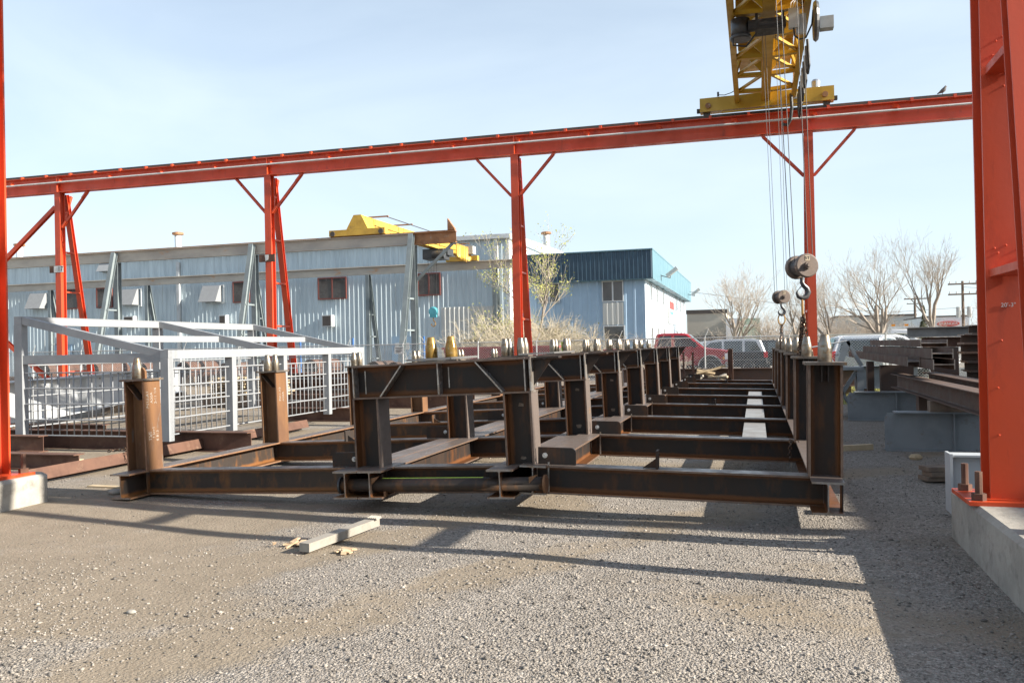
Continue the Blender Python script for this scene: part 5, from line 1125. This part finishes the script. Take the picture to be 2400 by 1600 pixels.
brush('yellowish bush before the office window',(-9.0,44,0),1.1,2.3,50,34,'twigw',.9)
for i_,(x_,y_,w_,h_,n_,lb_) in enumerate([(2.2,90,9,5.2,420,'hazy tan thicket left of the orange column'),(7.8,93,9,6.0,460,'hazy tan thicket right of the orange column'),(13.5,98,8,4.6,300,'hazy tan thicket below the narrow bare tree'),(18.5,70,7,5.5,200,'tan thicket right of the near column')]): brush(lb_,(x_,y_,0),w_,h_,n_,60+i_,'twig',0)
brush('bare twiggy shrub in front of the pickup cab',(-4.1,36,0),1.6,2.5,34,35,'twig',0)
t=thing('tree','small dark conifer behind the narrow bare tree','tree',(16.4,92,0))
b=MB(); b.cyl((0,0,0),(0,0,5.0),.1,.03,6); b.build('trunk','bark',t)
b=MB()
for i in range(260):
    z=.6+4.4*random.random(); a=random.uniform(0,6.28); L_=1.25*(1-z/5.4)*random.uniform(.6,1); b.tube([(0,0,z),(L_*.6*math.cos(a),L_*.6*math.sin(a),z-.06),(L_*math.cos(a),L_*math.sin(a),z-.22)],[.07,.06,.02],3)
MT['pine']=mat('conifer_needles',(.05,.06,.03),(.07,.075,.04),scale=3,rough=.9); b.build('crown','pine',t)

# ------------------------------------------------------------------ utility poles
def pole(label,x,y,h,transf=False):
    t=thing('utility_pole',label,'utility pole',(x,y,0),group='utility poles on the horizon')
    b=MB(); b.cyl((0,0,-.2),(0,0,h),.16,.11,8); b.build('pole_shaft','pole',t)
    for z in (h-.35,h-1.3):
        b=MB(); b.box(-1.25,1.25,-.2,-.1,z,z+.14); ca=b.build('crossarm','pole',t)
        for k in (-1.1,-.55,.55,1.1): b=MB(); b.cyl((k,-.15,z+.14),(k,-.15,z+.34),.05,n=6); b.build('insulator','greybox',ca)
        if not transf: break
    if transf:
        for k in (-.45,.45): b=MB(); b.cyl((k,-.3,h-3.4),(k,-.3,h-2.4),.2,n=10); b.build('transformer','greybox',t)
    return t
pole('utility pole with twin transformers right of the trees',18.45,85,6.85,True); pole('thin utility pole between the bare trees',18.65,110,6.7); pole('faint far utility pole',27,160,8)
b=MB()
for z in (6.6,6.3,4.4): b=MB(); b.tube([(18.45,85,z),(24,87,z-.5),(34,90,z-.2)],.02,4); tag(b.build('power_line','black'),{6.6:'upper',6.3:'middle',4.4:'lower'}[z]+' power line leaving the transformer pole','cable','power lines')
b=MB(); b.tube([(18.45,85,4.4),(12,84,4.1),(2,82,5.2),(-6,80,6.5)],.02,4); tag(b.build('power_line','black'),'long slack power line crossing behind the bare trees','cable','power lines')

# ------------------------------------------------------------------ grass at the rear right
def grass():
    n=14000; X=rng.uniform(1.3,9,n); Y=rng.uniform(22.5,36,n); h=rng.uniform(.05,.16,n); a=rng.uniform(0,6.28,n); w_=.012
    V=np.stack([np.stack([X-w_*np.cos(a),Y-w_*np.sin(a),0*X],-1),np.stack([X+w_*np.cos(a),Y+w_*np.sin(a),0*X],-1),np.stack([X+rng.normal(0,.04,n),Y+rng.normal(0,.04,n),h],-1)],1).reshape(-1,3)
    F=np.arange(3*n).reshape(-1,3); me=bpy.data.meshes.new('grass'); me.from_pydata(V.tolist(),[],F.tolist()); me.materials.append(MT['grassm']); o=put('grass',me); o['kind']='stuff'; o['label']='patch of thin spring grass before the rear fence'
    b=MB(); b.add([(1.3,22.5,.004),(9,22.5,.004),(9,36,.004),(1.3,36,.004)],[(0,1,2,3)]); struct(b.build('grass_bed','grassm'))
grass()
